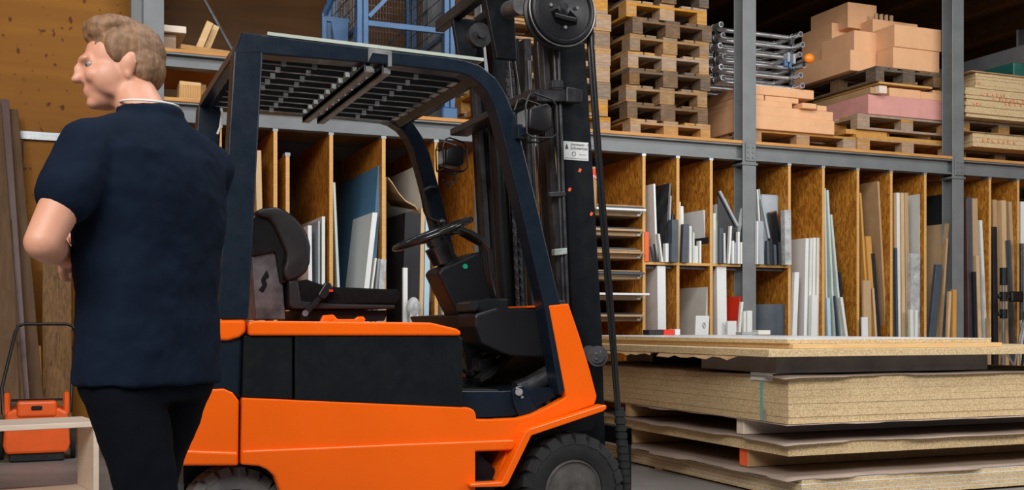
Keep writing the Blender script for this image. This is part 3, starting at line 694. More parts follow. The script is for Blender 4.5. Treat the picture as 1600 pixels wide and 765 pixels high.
# ------------------------------------------------------------------ tall pile on three pallets
Yq = YR+.17
pallet(W(1340, 0, Yq).x+.6, Yq+.4, DECKZ+.002, math.pi/2, 'bottom yellow pallet of the tall salmon and pink pile')
z = DECKZ+.148
def panel(pl, pr, Y, D, z0, t_, mk, lb, name='plywood_sheet'):
    a = W(pl, 0, Y).x; b = W(pr, 0, Y).x
    return tag(MB().box(a, b, Y, Y+D, z0, z0+t_, .002).build(name, M[mk]), lb, 'panel')
panel(1338, 1474, Yq+.03, .85, z, .035, 'orangewood', 'long brown panel lying on the bottom pallet of the tall pile')
panel(1322, 1386, Yq+.06, .85, z+.036, .045, 'orangewood', 'shorter brown panel lying on the long brown panel')
panel(1430, 1470, Yq+.3, .5, z+.036, .045, 'pine', 'pine offcut carrying the right of the second pallet')
pallet(W(1350, 0, Yq).x+.54, Yq+.43, z+.083, math.pi/2+.01, 'middle pallet of the tall pile, under the pink slab')
z += .083+.147
blk(1357, 1487, 0, 0, Yq+.02, .85, 'pink', 'big pink slab in the tall pile', z, z+.19); z += .191
blk(1390, 1439, 0, 0, Yq+.04, .4, 'salmon', 'flat salmon pad at the left on the pink slab', z, z+.085)
blk(1440, 1487, 0, 0, Yq+.03, .5, 'salmon', 'flat salmon pad at the right on the pink slab', z, z+.075)
blk(1458, 1481, 0, 0, Yq+.05, .3, 'salmon', 'small salmon offcut on the right salmon pad', z+.076, z+.106)
panel(1374, 1386, Yq-.05, 1.2, z, .07, 'palepine', 'pale planed plank pack running back over the pink slab')
panel(1360, 1373, Yq-.0, 1.1, z, .06, 'tan', 'darker plank pack left of the pale planed one')
panel(1374, 1457, Yq+.02, 1.0, z+.107, .02, 'ply', 'plywood sheet under the dark top pallet')
z += .128
pallet(W(1371, 0, Yq).x+.40, Yq+.62, z, 0, 'dark weathered top pallet carrying the salmon boxes', kind='palletgrey')
z += .146
_, zc = blk(1396, 1468, 0, 0, Yq+.04, .5, 'salmon', 'lower right salmon block on the top pallet', z, z+.205)
_, zd = blk(1398, 1471, 0, 0, Yq+.03, .5, 'salmon', 'upper right salmon block on the lower right one', zc+.001, zc+.215)
Yr = Yq+.27
_, za = blk(1329, 1369, 0, 0, Yr, .9, 'salmon', 'long salmon block at the left, jutting out over the pallet', z, z+.20)
_, zb_ = blk(1335, 1370, 0, 0, Yr+.02, .5, 'salmon', 'smaller salmon block on the long left block', za+.001, za+.20)
blk(1308, 1332, 0, 0, Yr+.35, .5, 'salmon', 'salmon block behind the smaller left block', za+.001, za+.16)
blk(1300, 1334, 0, 0, Yr+.6, .5, 'salmon', 'rear salmon block at the back left of the tall pile', za+.162, za+.44)
_, ze = blk(1364, 1434, 0, 0, Yr+.27, .6, 'salmon', 'salmon block crowning the centre of the tall pile', z, zb_+.22)
blk(1325, 1370, 0, 0, Yr+.45, .6, 'salmon', 'high salmon block left of the crowning one', zb_+.16, zb_+.42)
for k in range(4):
    p = W(1374+8*k, 0, Yr+.3)
    tag(MB().cyl((p.x, Yr+.35, ze+.001), (p.x, Yr+.35, ze+.08), .02, n=16).build('roller', M['mdf'], smooth=True),
        '%s of the four brown pegs standing on the crowning salmon block' % ['leftmost', 'second from left', 'second from right', 'rightmost'][k], 'peg', 'brown pegs')
# ------------------------------------------------------------------ board packs right of the right post
Ys = YR+.16
xs0 = W(1516, 0, Ys).x
pallet(xs0+.62, Ys+.62, DECKZ+.002, math.pi/2, 'dark pallet at the deck under the right board packs', kind='palletgrey')
z = DECKZ+.148
def pack(px0, n, t_, z, lb, marks=None, Y=Ys, ln=1.35, D=.9, mk='pb', gap=.001, jit=.02):
    for k in range(n):
        j = random.uniform(0, jit)
        x0 = W(px0, 0, Y).x+j
        o = MB().box(x0, x0+ln, Y+j*.6, Y+D, z, z+t_-gap, .0015).build('particle_board', M[mk])
        tag(o, lb % ('top' if k == n-1 and n > 1 else 'bottom' if k == 0 else ORD[k+1]), 'board')
        if marks and k in marks:
            mm = MB(); xx = x0+marks[k][0]
            for q in range(marks[k][1]):
                hgt = t_*.7; yy = Y+j*.6-.001; s_ = random.uniform(.02, .035)
                mm.box(xx, xx+s_, yy-.0005, yy, z+.15*t_, z+.3*t_); mm.box(xx, xx+.008, yy-.0005, yy, z+.15*t_, z+.85*t_)
                if q % 2: mm.box(xx, xx+s_, yy-.0005, yy, z+.7*t_, z+.85*t_)
                xx += s_+random.uniform(.012, .05)
            mm.build('marker_writing', M['orangeink'], o)
        z += t_
    return z
z = pack(1520, 3, .045, z, '%s board of the lower pack above the deck right of the right post', {1: (.12, 7)}, jit=.01)
panel(1510, 1640, Ys-.02, .9, z, .006, 'cardboard', 'brown cover sheet on the lower right board pack')
pallet(xs0+.60, Ys+.55, z+.008, math.pi/2, 'pallet between the two right board packs', kind='palletmid')
z += .008+.147
z = pack(1508, 8, .036, z, '%s board of the middle pack right of the right post', {3: (.1, 3), 5: (.35, 9), 6: (.2, 6), 4: (.5, 4)}, mk='pb', jit=.05)
z = pack(1524, 5, .030, z, '%s board of the upper pack right of the right post', {1: (.0, 2)}, jit=.02)
panel(1518, 1660, Ys-.02, .9, z, .012, 'tan', 'tan sheet covering the upper right board pack')
a = WX(1506, 70, W(1540, 0, YR).x)
xg = W(1625, 0, YR).x
m = MB().box(xg, xg+.10, YR-.1, YB-.1, z+.16, z+.35, .004)
tag(m.build('steel_channel', M['clip']), 'galvanised steel channel lying over the right board packs', 'channel')
tx = W(1584, 0, YR+.2).x
tag(MB().box(tx, tx+.5, YR+.2, YR+.8, z+.013, z+.159, .008).build('teal_case', M['teal']), 'dark teal case at the right edge on the tan sheet', 'case')

# ================================================================== odds and ends on the left of the rack
def zat(px, py, Y): return W(px, py, Y).z
pz = 2.931
def stick(name, label, mk, c, size, rot=(0,0,0), cat='wood offcut', grp=None):
    return tag(MB().obox(c, size, rot, .003).build(name, M[mk]), label, cat, grp)
x0 = W(270, 0, YR).x; x1 = W(360, 0, YR).x
stick('wood_offcut', 'grey weathered plank lying across the small upper shelf', 'pallet', (W(320,0,YR+.1).x, YR+.1, pz+.02), (.36, .09, .035), (0,.03,.1))
b = W(316, 60, YR+.12)
stick('wood_offcut', 'pale squared timber tilted upright on the small upper shelf', 'pine', (b.x+.015, YR+.2, pz+.135), (.05, .10, .25), (0, .38, .0))
stick('wood_offcut', 'second squared timber leaning behind the pale tilted one', 'pine', (b.x+.075, YR+.32, pz+.14), (.045, .10, .26), (0, .38, .0))
stick('wood_offcut', 'pale short board end at the left of the small upper shelf', 'palepine', (W(268,0,YR+.3).x, YR+.5, pz+.20), (.20, .5, .05))
stick('wood_offcut', 'grey block carrying the pale short board end', 'pallet', (W(262,0,YR+.3).x, YR+.5, pz+.088), (.12, .4, .17))
stick('wood_offcut', 'long pine board lying behind the tilted timbers', 'pine', (W(318,0,YR+.5).x, YR+.62, pz+.10), (.46, .10, .05))
stick('wood_offcut', 'brown board piece under the long pine board', 'mdf', (W(318,0,YR+.5).x, YR+.62, pz+.037), (.36, .12, .07))
stick('wood_offcut', 'small pale cube at the foot of the tilted timber', 'palepine', (W(298,0,YR+.12).x, YR+.22, pz+.028), (.05, .06, .05))
for k, (pxa, yt_, dy, rot) in enumerate([(284, 112, .05, .12), (293, 98, .28, .16), (281, 112, .3, .2), (290, 90, .5, .05)]):
    a = W(pxa, 0, YR+dy); h = [.13, .17, .15, .22][k]
    t = thing('comb_block', ['front comb cut wooden block on the deck at the left end', 'second comb cut wooden block behind the front one', 'thin tilted comb board left of the comb blocks', 'greyish comb board at the back of the comb blocks'][k], 'comb block', (a.x, YR+dy, DECKZ), 'comb cut wooden blocks at the left end of the deck')
    MB().obox((a.x+.06, YR+dy+.06, DECKZ+h/2+.004), (.15, .09, h), (0, rot*.2, 0), .003).build('block_body', M['pine' if k != 3 else 'tan'], t)
    m = MB()
    for q in range(9): m.box(a.x-.005+q*.0165, a.x+.002+q*.0165, YR+dy+.007, YR+dy+.0151, DECKZ+.02, DECKZ+h*.85)
    m.build('comb_teeth', M['orangewood'], t)
# planks standing by the blue cage
for k, (px_, lean) in enumerate([(503, -.06), (509, -.04), (522, .06), (590, .2), (604, .25), (640, .3)]):
    p = W(px_, 0, YR+1.1)
    stick('wood_plank', ['brown plank upright left of the blue cage, leftmost', 'brown plank upright just left of the blue cage', 'thin plank seen behind the blue cage corner',
          'dark plank leaning behind the cage, left one', 'dark plank leaning behind the cage, middle one', 'dark plank leaning behind the cage, right one'][k],
          'tan', (p.x, YR+1.28, DECKZ+.36), (.05, .03, .68), (0, lean, 0), 'plank')

# ------------------------------------------------------------------ blue mesh cage on the deck
cg = thing('mesh_cage', 'blue steel mesh cage standing on the rack deck above the guard', 'cage', (W(640, 0, YR+.1).x, YR+.6, DECKZ))
ya = YR+.08; yb = YR+1.1
L_ = W(561, 0, ya).x; R_ = W(703, 0, ya).x; ct = DECKZ+1.35
def post2(x, y, w_=.045):
    return MB().box(x-w_, x-.004, y, y+.06, DECKZ+.10, ct, .003).box(x+.004, x+w_, y, y+.06, DECKZ+.10, ct, .003).box(x-.01, x+.01, y+.02, y+.05, DECKZ+.10, ct).box(x-w_-.02, x+w_+.02, y-.01, y+.09, DECKZ+.002, DECKZ+.10, .01)
for x in (L_+.03, R_): 
    for y in (ya, yb): post2(x, y).build('post', M['bluepaint'], cg)
zm = zat(640, 42, ya)
for y in (ya+.01, yb+.01):
    for z in (zm, zm+.55, DECKZ+.16): MB().box(L_+.03, R_, y, y+.03, z-.022, z+.022, .003).build('rail', M['bluepaint'], cg)
for x in (L_+.03, R_):
    for z in (zm, zm+.55, DECKZ+.16): MB().box(x-.015, x+.015, ya+.05, yb, z-.02, z+.02, .003).build('rail', M['bluepaint'], cg)
m = MB().beam((L_+.08, ya+.02, zm+.05), (L_+.35, ya+.05, zm+.35), .03, .03); m.build('brace', M['bluepaint'], cg)
MB().beam((R_-.02, ya+.05, zm-.25), (R_-.02, yb, zm+.1), .03, .03).build('brace', M['bluepaint'], cg)
for nm, x in (('side_mesh', R_-.015), ('side_mesh', L_+.03)):
    m = MB()
    for i in range(22): y = ya+.08+i*(yb-ya-.1)/21; m.box(x-.002, x+.002, y-.002, y+.002, DECKZ+.16, ct-.05)
    for i in range(10): z = DECKZ+.2+i*.115; m.box(x-.002, x+.002, ya+.06, yb, z-.002, z+.002)
    m.build(nm, M['darksteel'], cg)
m = MB()
for i in range(26): x = L_+.06+i*(R_-L_-.08)/25; m.box(x-.002, x+.002, yb+.0, yb+.004, zm, ct-.05)
for i in range(14): z = zm+i*.055; m.box(L_+.03, R_, yb+.0, yb+.004, z-.002, z+.002)
m.build('rear_mesh', M['darksteel'], cg)
# side frame that juts out to the left
lx = W(507, 0, ya+.3).x
m = MB().box(lx-.02, lx+.02, ya+.3, ya+.34, DECKZ+.002, zm+.12, .003); m.build('stand_leg', M['bluepaint'], cg)
MB().beam((lx, ya+.32, zm+.10), (L_, ya+.1, zm+.62), .035, .035).build('brace', M['bluepaint'], cg)
MB().beam((lx+.18, ya+.32, DECKZ+.20), (L_, ya+.06, zm-.02), .03, .03).build('brace', M['bluepaint'], cg)
MB().beam((lx, ya+.32, zm+.08), (L_, ya+.32, zm+.08), .035, .035).build('rail', M['bluepaint'], cg)
MB().prism([(lx+.05, zm+.07), (L_-.01, zm+.07), (L_-.01, zm-.28), (L_-.09, zm-.22)], ya+.30, ya+.31).build('gusset_plate', M['bluepaint'], cg)

# ================================================================== the big pile of chipboard at the right
SX = W(1232, 600, 5.0).x; SY = 5.0; SYB = 7.85
def zS(py, px=1232, Y=SY): return W(px, py, Y).z
def board(x0, x1, y0, y1, z0, z1, lb, mk='pb', nm='particle_board', edge=None, cat='board', bev=.0015, grp=None):
    o = tag(MB().box(x0, x1, y0, y1, z0, z1, bev).build(nm, M[mk]), lb, cat, grp)
    if edge:
        MB().box(x0-.0008, x1+.0008, y0-.0008, y1+.0008, z1-.0028, z1+.0006).build('laminate_face', M[edge], o)
    return o
def paper(x0, x1, y0, y1, z, lb, seed, over=.03, droop=.02):
    """wavy cover sheet with a ragged edge hanging a little over"""
    rnd = random.Random(seed); b = bmesh.new(); nx, ny = 34, 40; vs = []
    ed = [[rnd.uniform(-over, over) for _ in range(60)] for _ in range(2)]
    for j in range(ny+1):
        row = []
        for i in range(nx+1):
            fx, fy = i/nx, j/ny
            x = x0+(x1-x0)*fx; y = y0+(y1-y0)*fy
            if i == 0: x += ed[0][j//3]-.01
            if j == 0: y += ed[1][i//3]*.6-.01
            dz = .0
            ex = max(0, x_left-x)+max(0, y_front-y)
            row.append(b.verts.new((x, y, z+.003+.002*math.sin(x*9+seed)*math.sin(y*7)+.002-ex*droop*6)))
        vs.append(row)
    for j in range(ny):
        for i in range(nx): b.faces.new((vs[j][i], vs[j][i+1], vs[j+1][i+1], vs[j+1][i]))
    m = MB(); m._add(b); o = m.build('cover_sheet', M['paper'], smooth='all')
    s = o.modifiers.new('thick', 'SOLIDIFY'); s.thickness = .0018
    return tag(o, lb, 'paper sheet')
XR = SX+2.5
# A: lowest pack
xA = SX+.0; yA = SY-.09
zA = .127; nA = 5; tA = (zA-.012)/nA
for i, y in enumerate((5.1, 6.4, 7.5)):
    board(xA+.02, XR, y, y+.09, .0, .012, ['front', 'middle', 'rear'][i]+' thin batten on the floor under the chipboard pile', 'mdf', 'batten', cat='batten')
for k in range(nA):
    j = random.uniform(-.006, .006)
    board(xA+.02+j, XR, yA+j, SYB, .012+k*tA, .012+(k+1)*tA-.001, ['bottom', 'second', 'third', 'fourth', 'top'][k]+' white faced chipboard of the lowest pack on the floor', edge='white')
x_left, y_front = xA+.0, yA
paper(xA-.05, XR, yA-.0, SYB, zA, 'brown paper sheet covering the lowest chipboard pack', 3)
# beams
bx0 = WX(1169, 706, SX+.06)
zb0 = zA+.008; zb1 = W(1232, 693, SY).z-0.0
zB1 = zS(693); zB0 = zS(713)
def spacer(pxl, Xs, z0, z1, lb, mk='pine', paint_=None, dy=.075):
    y = WX(pxl, 700, Xs).y
    o = tag(MB().box(Xs, XR-.1, y, y+dy, z0, z1, .003).build('timber', M[mk]), lb, 'beam')
    if paint_: MB().box(Xs-.001, Xs+.0005, y+.004, y+dy-.004, z0+.006, z1-.004).build('painted_end', M[paint_], o)
    return y
y1 = spacer(1169, SX+.03, zA+.008, zB0-.001, 'timber beam with orange painted end between the lower packs', 'tan', 'orangeink', .09)
spacer(985, SX+.03, zA+.008, zB0-.001, 'rear timber beam between the lower packs, half hidden by the mast')
board(SX, XR, SY, SYB, zB0, zB1, 'single thick chipboard above the orange ended beam', mk='pb')
x_left, y_front = SX, SY
paper(SX-.04, XR, SY-.02, SYB, zB1, 'brown paper sheet on the single thick chipboard', 11)
zC0 = zS(663); zC1 = zS(589)
spacer(1162, SX+.02, zB1+.009, zC0-.004, 'pale timber beam under the thick strapped bundle', 'palepine')
spacer(985, SX+.02, zB1+.009, zC0-.004, 'rear timber beam under the thick strapped bundle')
paper(SX-.02, XR, SY-.02, SYB, zC0-.006, 'brown paper sheet poking out below the thick strapped bundle', 5, droop=.01)
nC = 7; tC = (zC1-zC0)/nC
for k in range(nC):
    j = random.uniform(-.003, .003)
    board(SX+j, XR, SY+j, SYB, zC0+k*tC+.0003, zC0+(k+1)*tC, ['bottom', 'second', 'third', 'middle', 'fifth', 'sixth', 'top'][k]+' chipboard of the thick strapped bundle, counted from below')
paper(SX-.03, XR, SY-.02, SYB, zC1, 'brown paper sheet on top of the thick strapped bundle', 21)
sy = WX(1191, 620, SX).y
st = thing('packing_strap', 'green packing strap around the thick chipboard bundle', 'strap', (SX, sy, zC0))
MB().box(SX-.006, SX-.0035, sy-.012, sy+.012, zC0+.004, zC1+.008).box(SX-.006, XR, sy-.012, sy+.012, zC1+.0095, zC1+.0115).build('band', M['strap'], st)
MB().box(SX-.011, SX-.0065, sy-.11, sy+.10, zC1-.028, zC1+.010, .002).box(SX-.011, SX+.10, sy-.11, sy+.10, zC1+.0118, zC1+.016, .001).build('edge_protector', M['white'], st)
MB().box(SX-.010, SX-.006, sy-.045, sy-.02, zC0-.0, zC0+.07, .002).build('paper_label', M['paper'], st)
# grey pack and the boards on top
zD0 = zC1+.014
gx0 = SX; gp = W(1230, 580, SY+.05)
zG = W(1240, 556, SY+.1).z
board(SX+.01, W(1544, 570, SY+.12).x, SY+.12, SY+.9, zD0, zG, 'grey wrapped slab between the strapped bundle and the top boards', 'greypack', 'wrapped_slab', cat='slab', bev=.006)
board(SX+.35, XR-.4, SY+2.1, SY+2.5, zD0, zG, 'rear grey spacer slab under the top boards', 'greypack', 'wrapped_slab', cat='slab', bev=.006)
zE1 = zS(545, 1220); 
xE = W(1205, 550, SY-.08).x
board(xE, XR+.1, SY-.06, SYB-.05, zG+.001, zE1, 'thin lowest board of the top pack, reaching furthest right')
zF1 = W(1239, 537, SY).z; zH1 = W(1236, 529.5, SY).z
board(W(1239,540,SY).x, W(1566,540,SY).x, SY-.0, SYB-.02, zE1+.001, zF1, 'pine faced middle board of the top pack', 'pine', 'pine_board')
board(W(1234,530,SY).x, W(1553,530,SY).x, SY+.02, SYB, zF1+.001, zH1, 'white faced top board of the whole chipboard pile', edge='white')
x_left, y_front = xE, SY
# torn brown edge papers under the left of the top pack
for k, (ya_, yb_, lb) in enumerate([(5.25, 6.1, 'torn brown paper flap under the top pack, nearest the corner'), (6.2, 6.9, 'torn brown paper flap under the top pack, middle'), (6.95, 7.5, 'torn brown paper flap under the top pack, near the mast')]):
    b = bmesh.new(); n = 12; top = []; bot = []
    for i in range(n+1):
        y = ya_+(yb_-ya_)*i/n
        top.append(b.verts.new((xE-.002, y, zG-.002))); bot.append(b.verts.new((xE-.012-.012*random.random(), y, zG-.006-.02*random.random())))
    in_ = [b.verts.new((xE+.12, v.co.y, zG-.003)) for v in top]
    for i in range(n):
        b.faces.new((top[i], top[i+1], bot[i+1], bot[i])); b.faces.new((in_[i], in_[i+1], top[i+1], top[i]))
    m = MB(); m._add(b); o = m.build('torn_paper', M['tan']); s = o.modifiers.new('t', 'SOLIDIFY'); s.thickness = .003; tag(o, lb, 'paper sheet')
# small boxes lying at the far edge of the white top board
zt = zH1+.001; yb2 = SYB-.16
for (a_, b_, yt, mk, lb) in [(1014, 1036, 515, 'blacksheet', 'low black box at the far edge of the white top board'), (1037, 1054, 514.5, 'red', 'low red box between black and white ones on the top board'),
                         (1055, 1063, 514, 'white', 'small white box right of the low red box'), (1160, 1184, 518.5, 'greysheet', 'flat grey box on the white top board before the steel post'),
                         (1185, 1204, 515.5, 'offwhite', 'small cream box right of the flat grey box')]:
    p = W(a_, yt, yb2); q = W(b_, yt, yb2)
    tag(MB().box(p.x, q.x, yb2, yb2+.1, zt, max(p.z, zt+.015), .003).build('small_box', M[mk]), lb, 'box')

# ================================================================== camera stand at the far right edge
Yc = 8.0
sx = W(1568, 0, Yc).x
cst = thing('light_stand', 'chrome light stand with black clamps at the right edge', 'stand', (sx, Yc, 0))
MB().cyl((sx, Yc, .03), (sx, Yc, zat(1568, 425, Yc)), .017, n=20).build('pole', M['chrome'], cst, smooth=True)
MB().cyl((sx, Yc, zat(1568, 445, Yc)), (sx, Yc, zat(1568, 418, Yc)), .036, n=20).build('sleeve', M['blackplastic'], cst, smooth=True)
for z in (463, 490):
    zz = zat(1568, z, Yc)
    c = MB().cyl((sx, Yc, zz-.045), (sx, Yc, zz+.045), .036, n=20).cyl((sx, Yc-.0, zz), (sx-.085, Yc-.03, zz+.0), .012, n=12).ell((sx-.09, Yc-.03, zz), (.018,.022,.022)).build('clamp', M['blackplastic'], cst, smooth=True)
MB().obox((sx+.16, Yc, zat(1580,463,Yc)), (.16, .06, .10), (0, 0, 0), .012).obox((sx+.07, Yc, zat(1580,463,Yc)), (.06, .04, .04), (0,0,0), .006).build('arm_joint', M['blackplastic'], cst)
MB().cyl((sx+.23, Yc, zat(1590,500,Yc)), (sx+.23, Yc, zat(1590,380,Yc)), .020, n=16).build('side_rod', M['darksteel'], cst, smooth=True)
for dx, dy, c in ((-.28, -.2, 'chrome'), (.3, -.2, 'chrome'), (0, .15, 'chrome')):
    zz = .75
    MB().cyl((sx, Yc, zz), (sx+dx, Yc+dy-.05, .02), .011, n=10).build('leg', M[c], cst, smooth=True)
MB().cyl((sx, Yc, .7), (sx, Yc, .79), .032, n=16).build('leg_collar', M['blackplastic'], cst, smooth=True)
s2 = sx+.36
cst = thing('tripod', 'dark tripod with a pale leg standing behind the light stand', 'tripod', (s2, Yc-.02, 0))
zz = zat(1596, 400, Yc)
MB().cyl((s2, Yc, zz-.3), (s2, Yc, zz+.15), .022, n=14).build('column', M['blackplastic'], cst, smooth=True)
MB().box(s2-.05, s2+.08, Yc-.04, Yc+.04, zz+.10, zz+.22, .01).build('head', M['blackplastic'], cst)
for k, (dx, dy, c) in enumerate(((-.25, .12, 'steel'), (-.12, .08, 'blackplastic'), (.3, -.1, 'blackplastic'))):
    MB().cyl((s2, Yc, zz-.25), (s2+dx, Yc+dy, .015), .014, n=10).build('leg', M[c], cst, smooth=True)
MB().box(s2-.03, s2-.01, Yc-.05, Yc-.02, zz-.55, zz-.25, .004).build('green_tag', M['green'], cst)

# ================================================================== left corner: sweeper, leaning boards, box frame
Yw = 8.6
def lean(px_t, py_t, px_b, Yt, Yb, w_, t_, mk, lb, nm='leaning_board', cat='board'):
    a = W(px_t, py_t, Yt); xb = W(px_b, 600, Yb).x
    m = MB().hexa([(xb-w_/2, Yb, 0.001), (xb+w_/2, Yb, 0.001), (xb+w_/2, Yb+t_, 0.001), (xb-w_/2, Yb+t_, .001),
                   (a.x-w_/2, Yt, a.z), (a.x+w_/2, Yt, a.z), (a.x+w_/2, Yt+t_, a.z), (a.x-w_/2, Yt+t_, a.z)], .002)
    return tag(m.build(nm, M[mk]), lb, cat)
lean(-14, 160, 28, 9.45, 8.75, .14, .03, 'shadewood', 'tall brown board leaning against the wall, leftmost at the picture edge')
lean(4, 155, 42, 9.48, 8.9, .09, .02, 'brown', 'dark brown board leaning beside the leftmost tall board')
lean(6, 280, 30, 9.40, 8.70, .02, .02, 'white', 'thin white batten leaning before the brown boards', cat='batten')
lean(14, 170, 60, 9.55, 9.1, .13, .03, 'shadewood', 'brown fibre board leaning right of the white batten')
lean(-16, 330, -2, 9.3, 8.6, .30, .03, 'shadewood', 'wide brown board leaning at the left picture edge')
a = W(66, 430, 9.45); b = W(112, 430, 9.45)
tag(MB().hexa([(a.x, 9.4, .001), (b.x, 9.4, .001), (b.x, 9.44, .001), (a.x, 9.44, .001), (a.x, 9.6, W(66,405,9.6).z), (b.x, 9.6, W(66,405,9.6).z), (b.x, 9.64, W(66,405,9.6).z), (a.x, 9.64, W(66,405,9.6).z)], .002).build('leaning_board', M['shadeosb']),
    'wide chipboard panel standing against the wall left of the person\'s waist', 'board')
lean(54, 540, 58, 9.35, 9.2, .09, .02, 'orangewood', 'short orange-brown board at the foot of the wall')
# sweeper
Y1 = 8.45
sl = W(4, 690, Y1).x; sr = W(110, 690, Y1).x; sc = (sl+sr)/2
sw = thing('push_sweeper', 'orange push sweeper with black loop handle by the left wall', 'sweeper', (sc, Y1, 0))
zt_ = zat(50, 638, Y1); zm_ = zat(50, 660, Y1)
m = MB().prism([(sl+.02, .06), (sr-.02, .06), (sr, .12), (sr-.015, zt_-.03), (sr-.07, zt_), (sl+.07, zt_), (sl+.015, zt_-.03), (sl, .12)], Y1, Y1+.42, .02)
m.build('hopper', M['orangeplastic'], sw)
MB().box(sc-.13, sc+.13, Y1-.015, Y1+.30, zt_-.06, zt_+.055, .02, 3).build('lid_bulge', M['orangeplastic'], sw)
MB().box(sc-.035, sc+.035, Y1-.026, Y1-.012, zt_-.01, zt_+.02, .006).build('latch', M['blackplastic'], sw)
for x in (sl+.005, sr-.045): MB().box(x, x+.04, Y1+.02, Y1+.12, zt_-.05, zt_+.11, .01).build('handle_bracket', M['orangeplastic'], sw)
MB().box(sl+.05, sr-.05, Y1+.03, Y1+.06, zt_+.05, zt_+.066, .004).build('cross_bar', M['blackplastic'], sw)
for x in (sl-.035, sr+.003): MB().cyl((x, Y1+.20, .135), (x+.032, Y1+.20, .135), .135, n=28).build('wheel', M['rubber'], sw, smooth=True)
MB().box(sl+.04, sr-.04, Y1+.02, Y1+.36, .004, .06, .008).build('brush', M['rubber'], sw)
h0 = W(26, 506, Y1+.35); h1 = W(116, 506, Y1+.35)
m = MB().tube([(sl+.0, Y1+.08, zt_-.04), (sl-.01, Y1+.12, zt_+.14), (h0.x-.01, Y1+.33, h0.z-.07), (h0.x+.01, Y1+.35, h0.z-.015), (h0.x+.05, Y1+.35, h0.z), (h1.x-.05, Y1+.35, h1.z), (h1.x-.01, Y1+.35, h1.z-.015), (h1.x+.01, Y1+.33, h1.z-.07), (sr+.01, Y1+.12, zt_+.14), (sr, Y1+.08, zt_-.04)], .012)
m.build('push_handle', M['blackplastic'], sw, smooth=True)
# pale box frame standing on the floor: four boards mitred together
ft = thing('wooden_box', 'pale pine open box frame lying on the floor left of the person', 'box', (0, 0, 0))
ang = math.radians(10.5); Rm = Matrix.Rotation(ang, 3, 'Z')
Fc = W(155, 758, 6.55); Fc.z = 0
Lx, Dp, Hh, T_ = 1.75, .42, .425, .03
def fv(x, y, z): 
    v = Rm @ Vector((x, y, 0)); return (Fc.x+v.x, Fc.y+v.y, z)
def fboard(c0, c1, nm, lab=None):
    v = [fv(*c) for c in c0]+[fv(*c) for c in c1]; MB().hexa(v, .003).build(nm, M['palepine'], ft, label=lab)
ft.location = (Fc.x, Fc.y, 0); ft['_o'] = (Fc.x, Fc.y, 0)
fboard([(-Lx,0,Hh-T_),(0,0,Hh-T_),(0,Dp,Hh-T_),(-Lx,Dp,Hh-T_)], [(-Lx,0,Hh),(0,0,Hh),(0,Dp,Hh),(-Lx,Dp,Hh)], 'top_board')
fboard([(-Lx,0,0.001),(0,0,.001),(0,Dp,.001),(-Lx,Dp,.001)], [(-Lx,0,T_),(0,0,T_),(0,Dp,T_),(-Lx,Dp,T_)], 'bottom_board')
fboard([(-T_,0,T_+.0005),(0,0,T_+.0005),(0,Dp,T_+.0005),(-T_,Dp,T_+.0005)], [(-T_,0,Hh-T_-.0005),(0,0,Hh-T_-.0005),(0,Dp,Hh-T_-.0005),(-T_,Dp,Hh-T_-.0005)], 'side_board')
fboard([(-Lx,0,T_+.0005),(-Lx+T_,0,T_+.0005),(-Lx+T_,Dp,T_+.0005),(-Lx,Dp,T_+.0005)], [(-Lx,0,Hh-T_-.0005),(-Lx+T_,0,Hh-T_-.0005),(-Lx+T_,Dp,Hh-T_-.0005),(-Lx,Dp,Hh-T_-.0005)], 'side_board')

# ================================================================== the forklift
YN, YF = 4.30, 5.54; YM = (YN+YF)/2
def F(px, py, Y=YN): return W(px, py, Y)
def xz(px, py, Y=YN): p = W(px, py, Y); return (p.x, p.z)
fk = thing('forklift', 'orange and black electric forklift with overhead guard and raised mast', 'forklift', (F(600,0).x, YM, 0))
zbot = .13
def bot(px): return (F(px, 700).x, zbot)
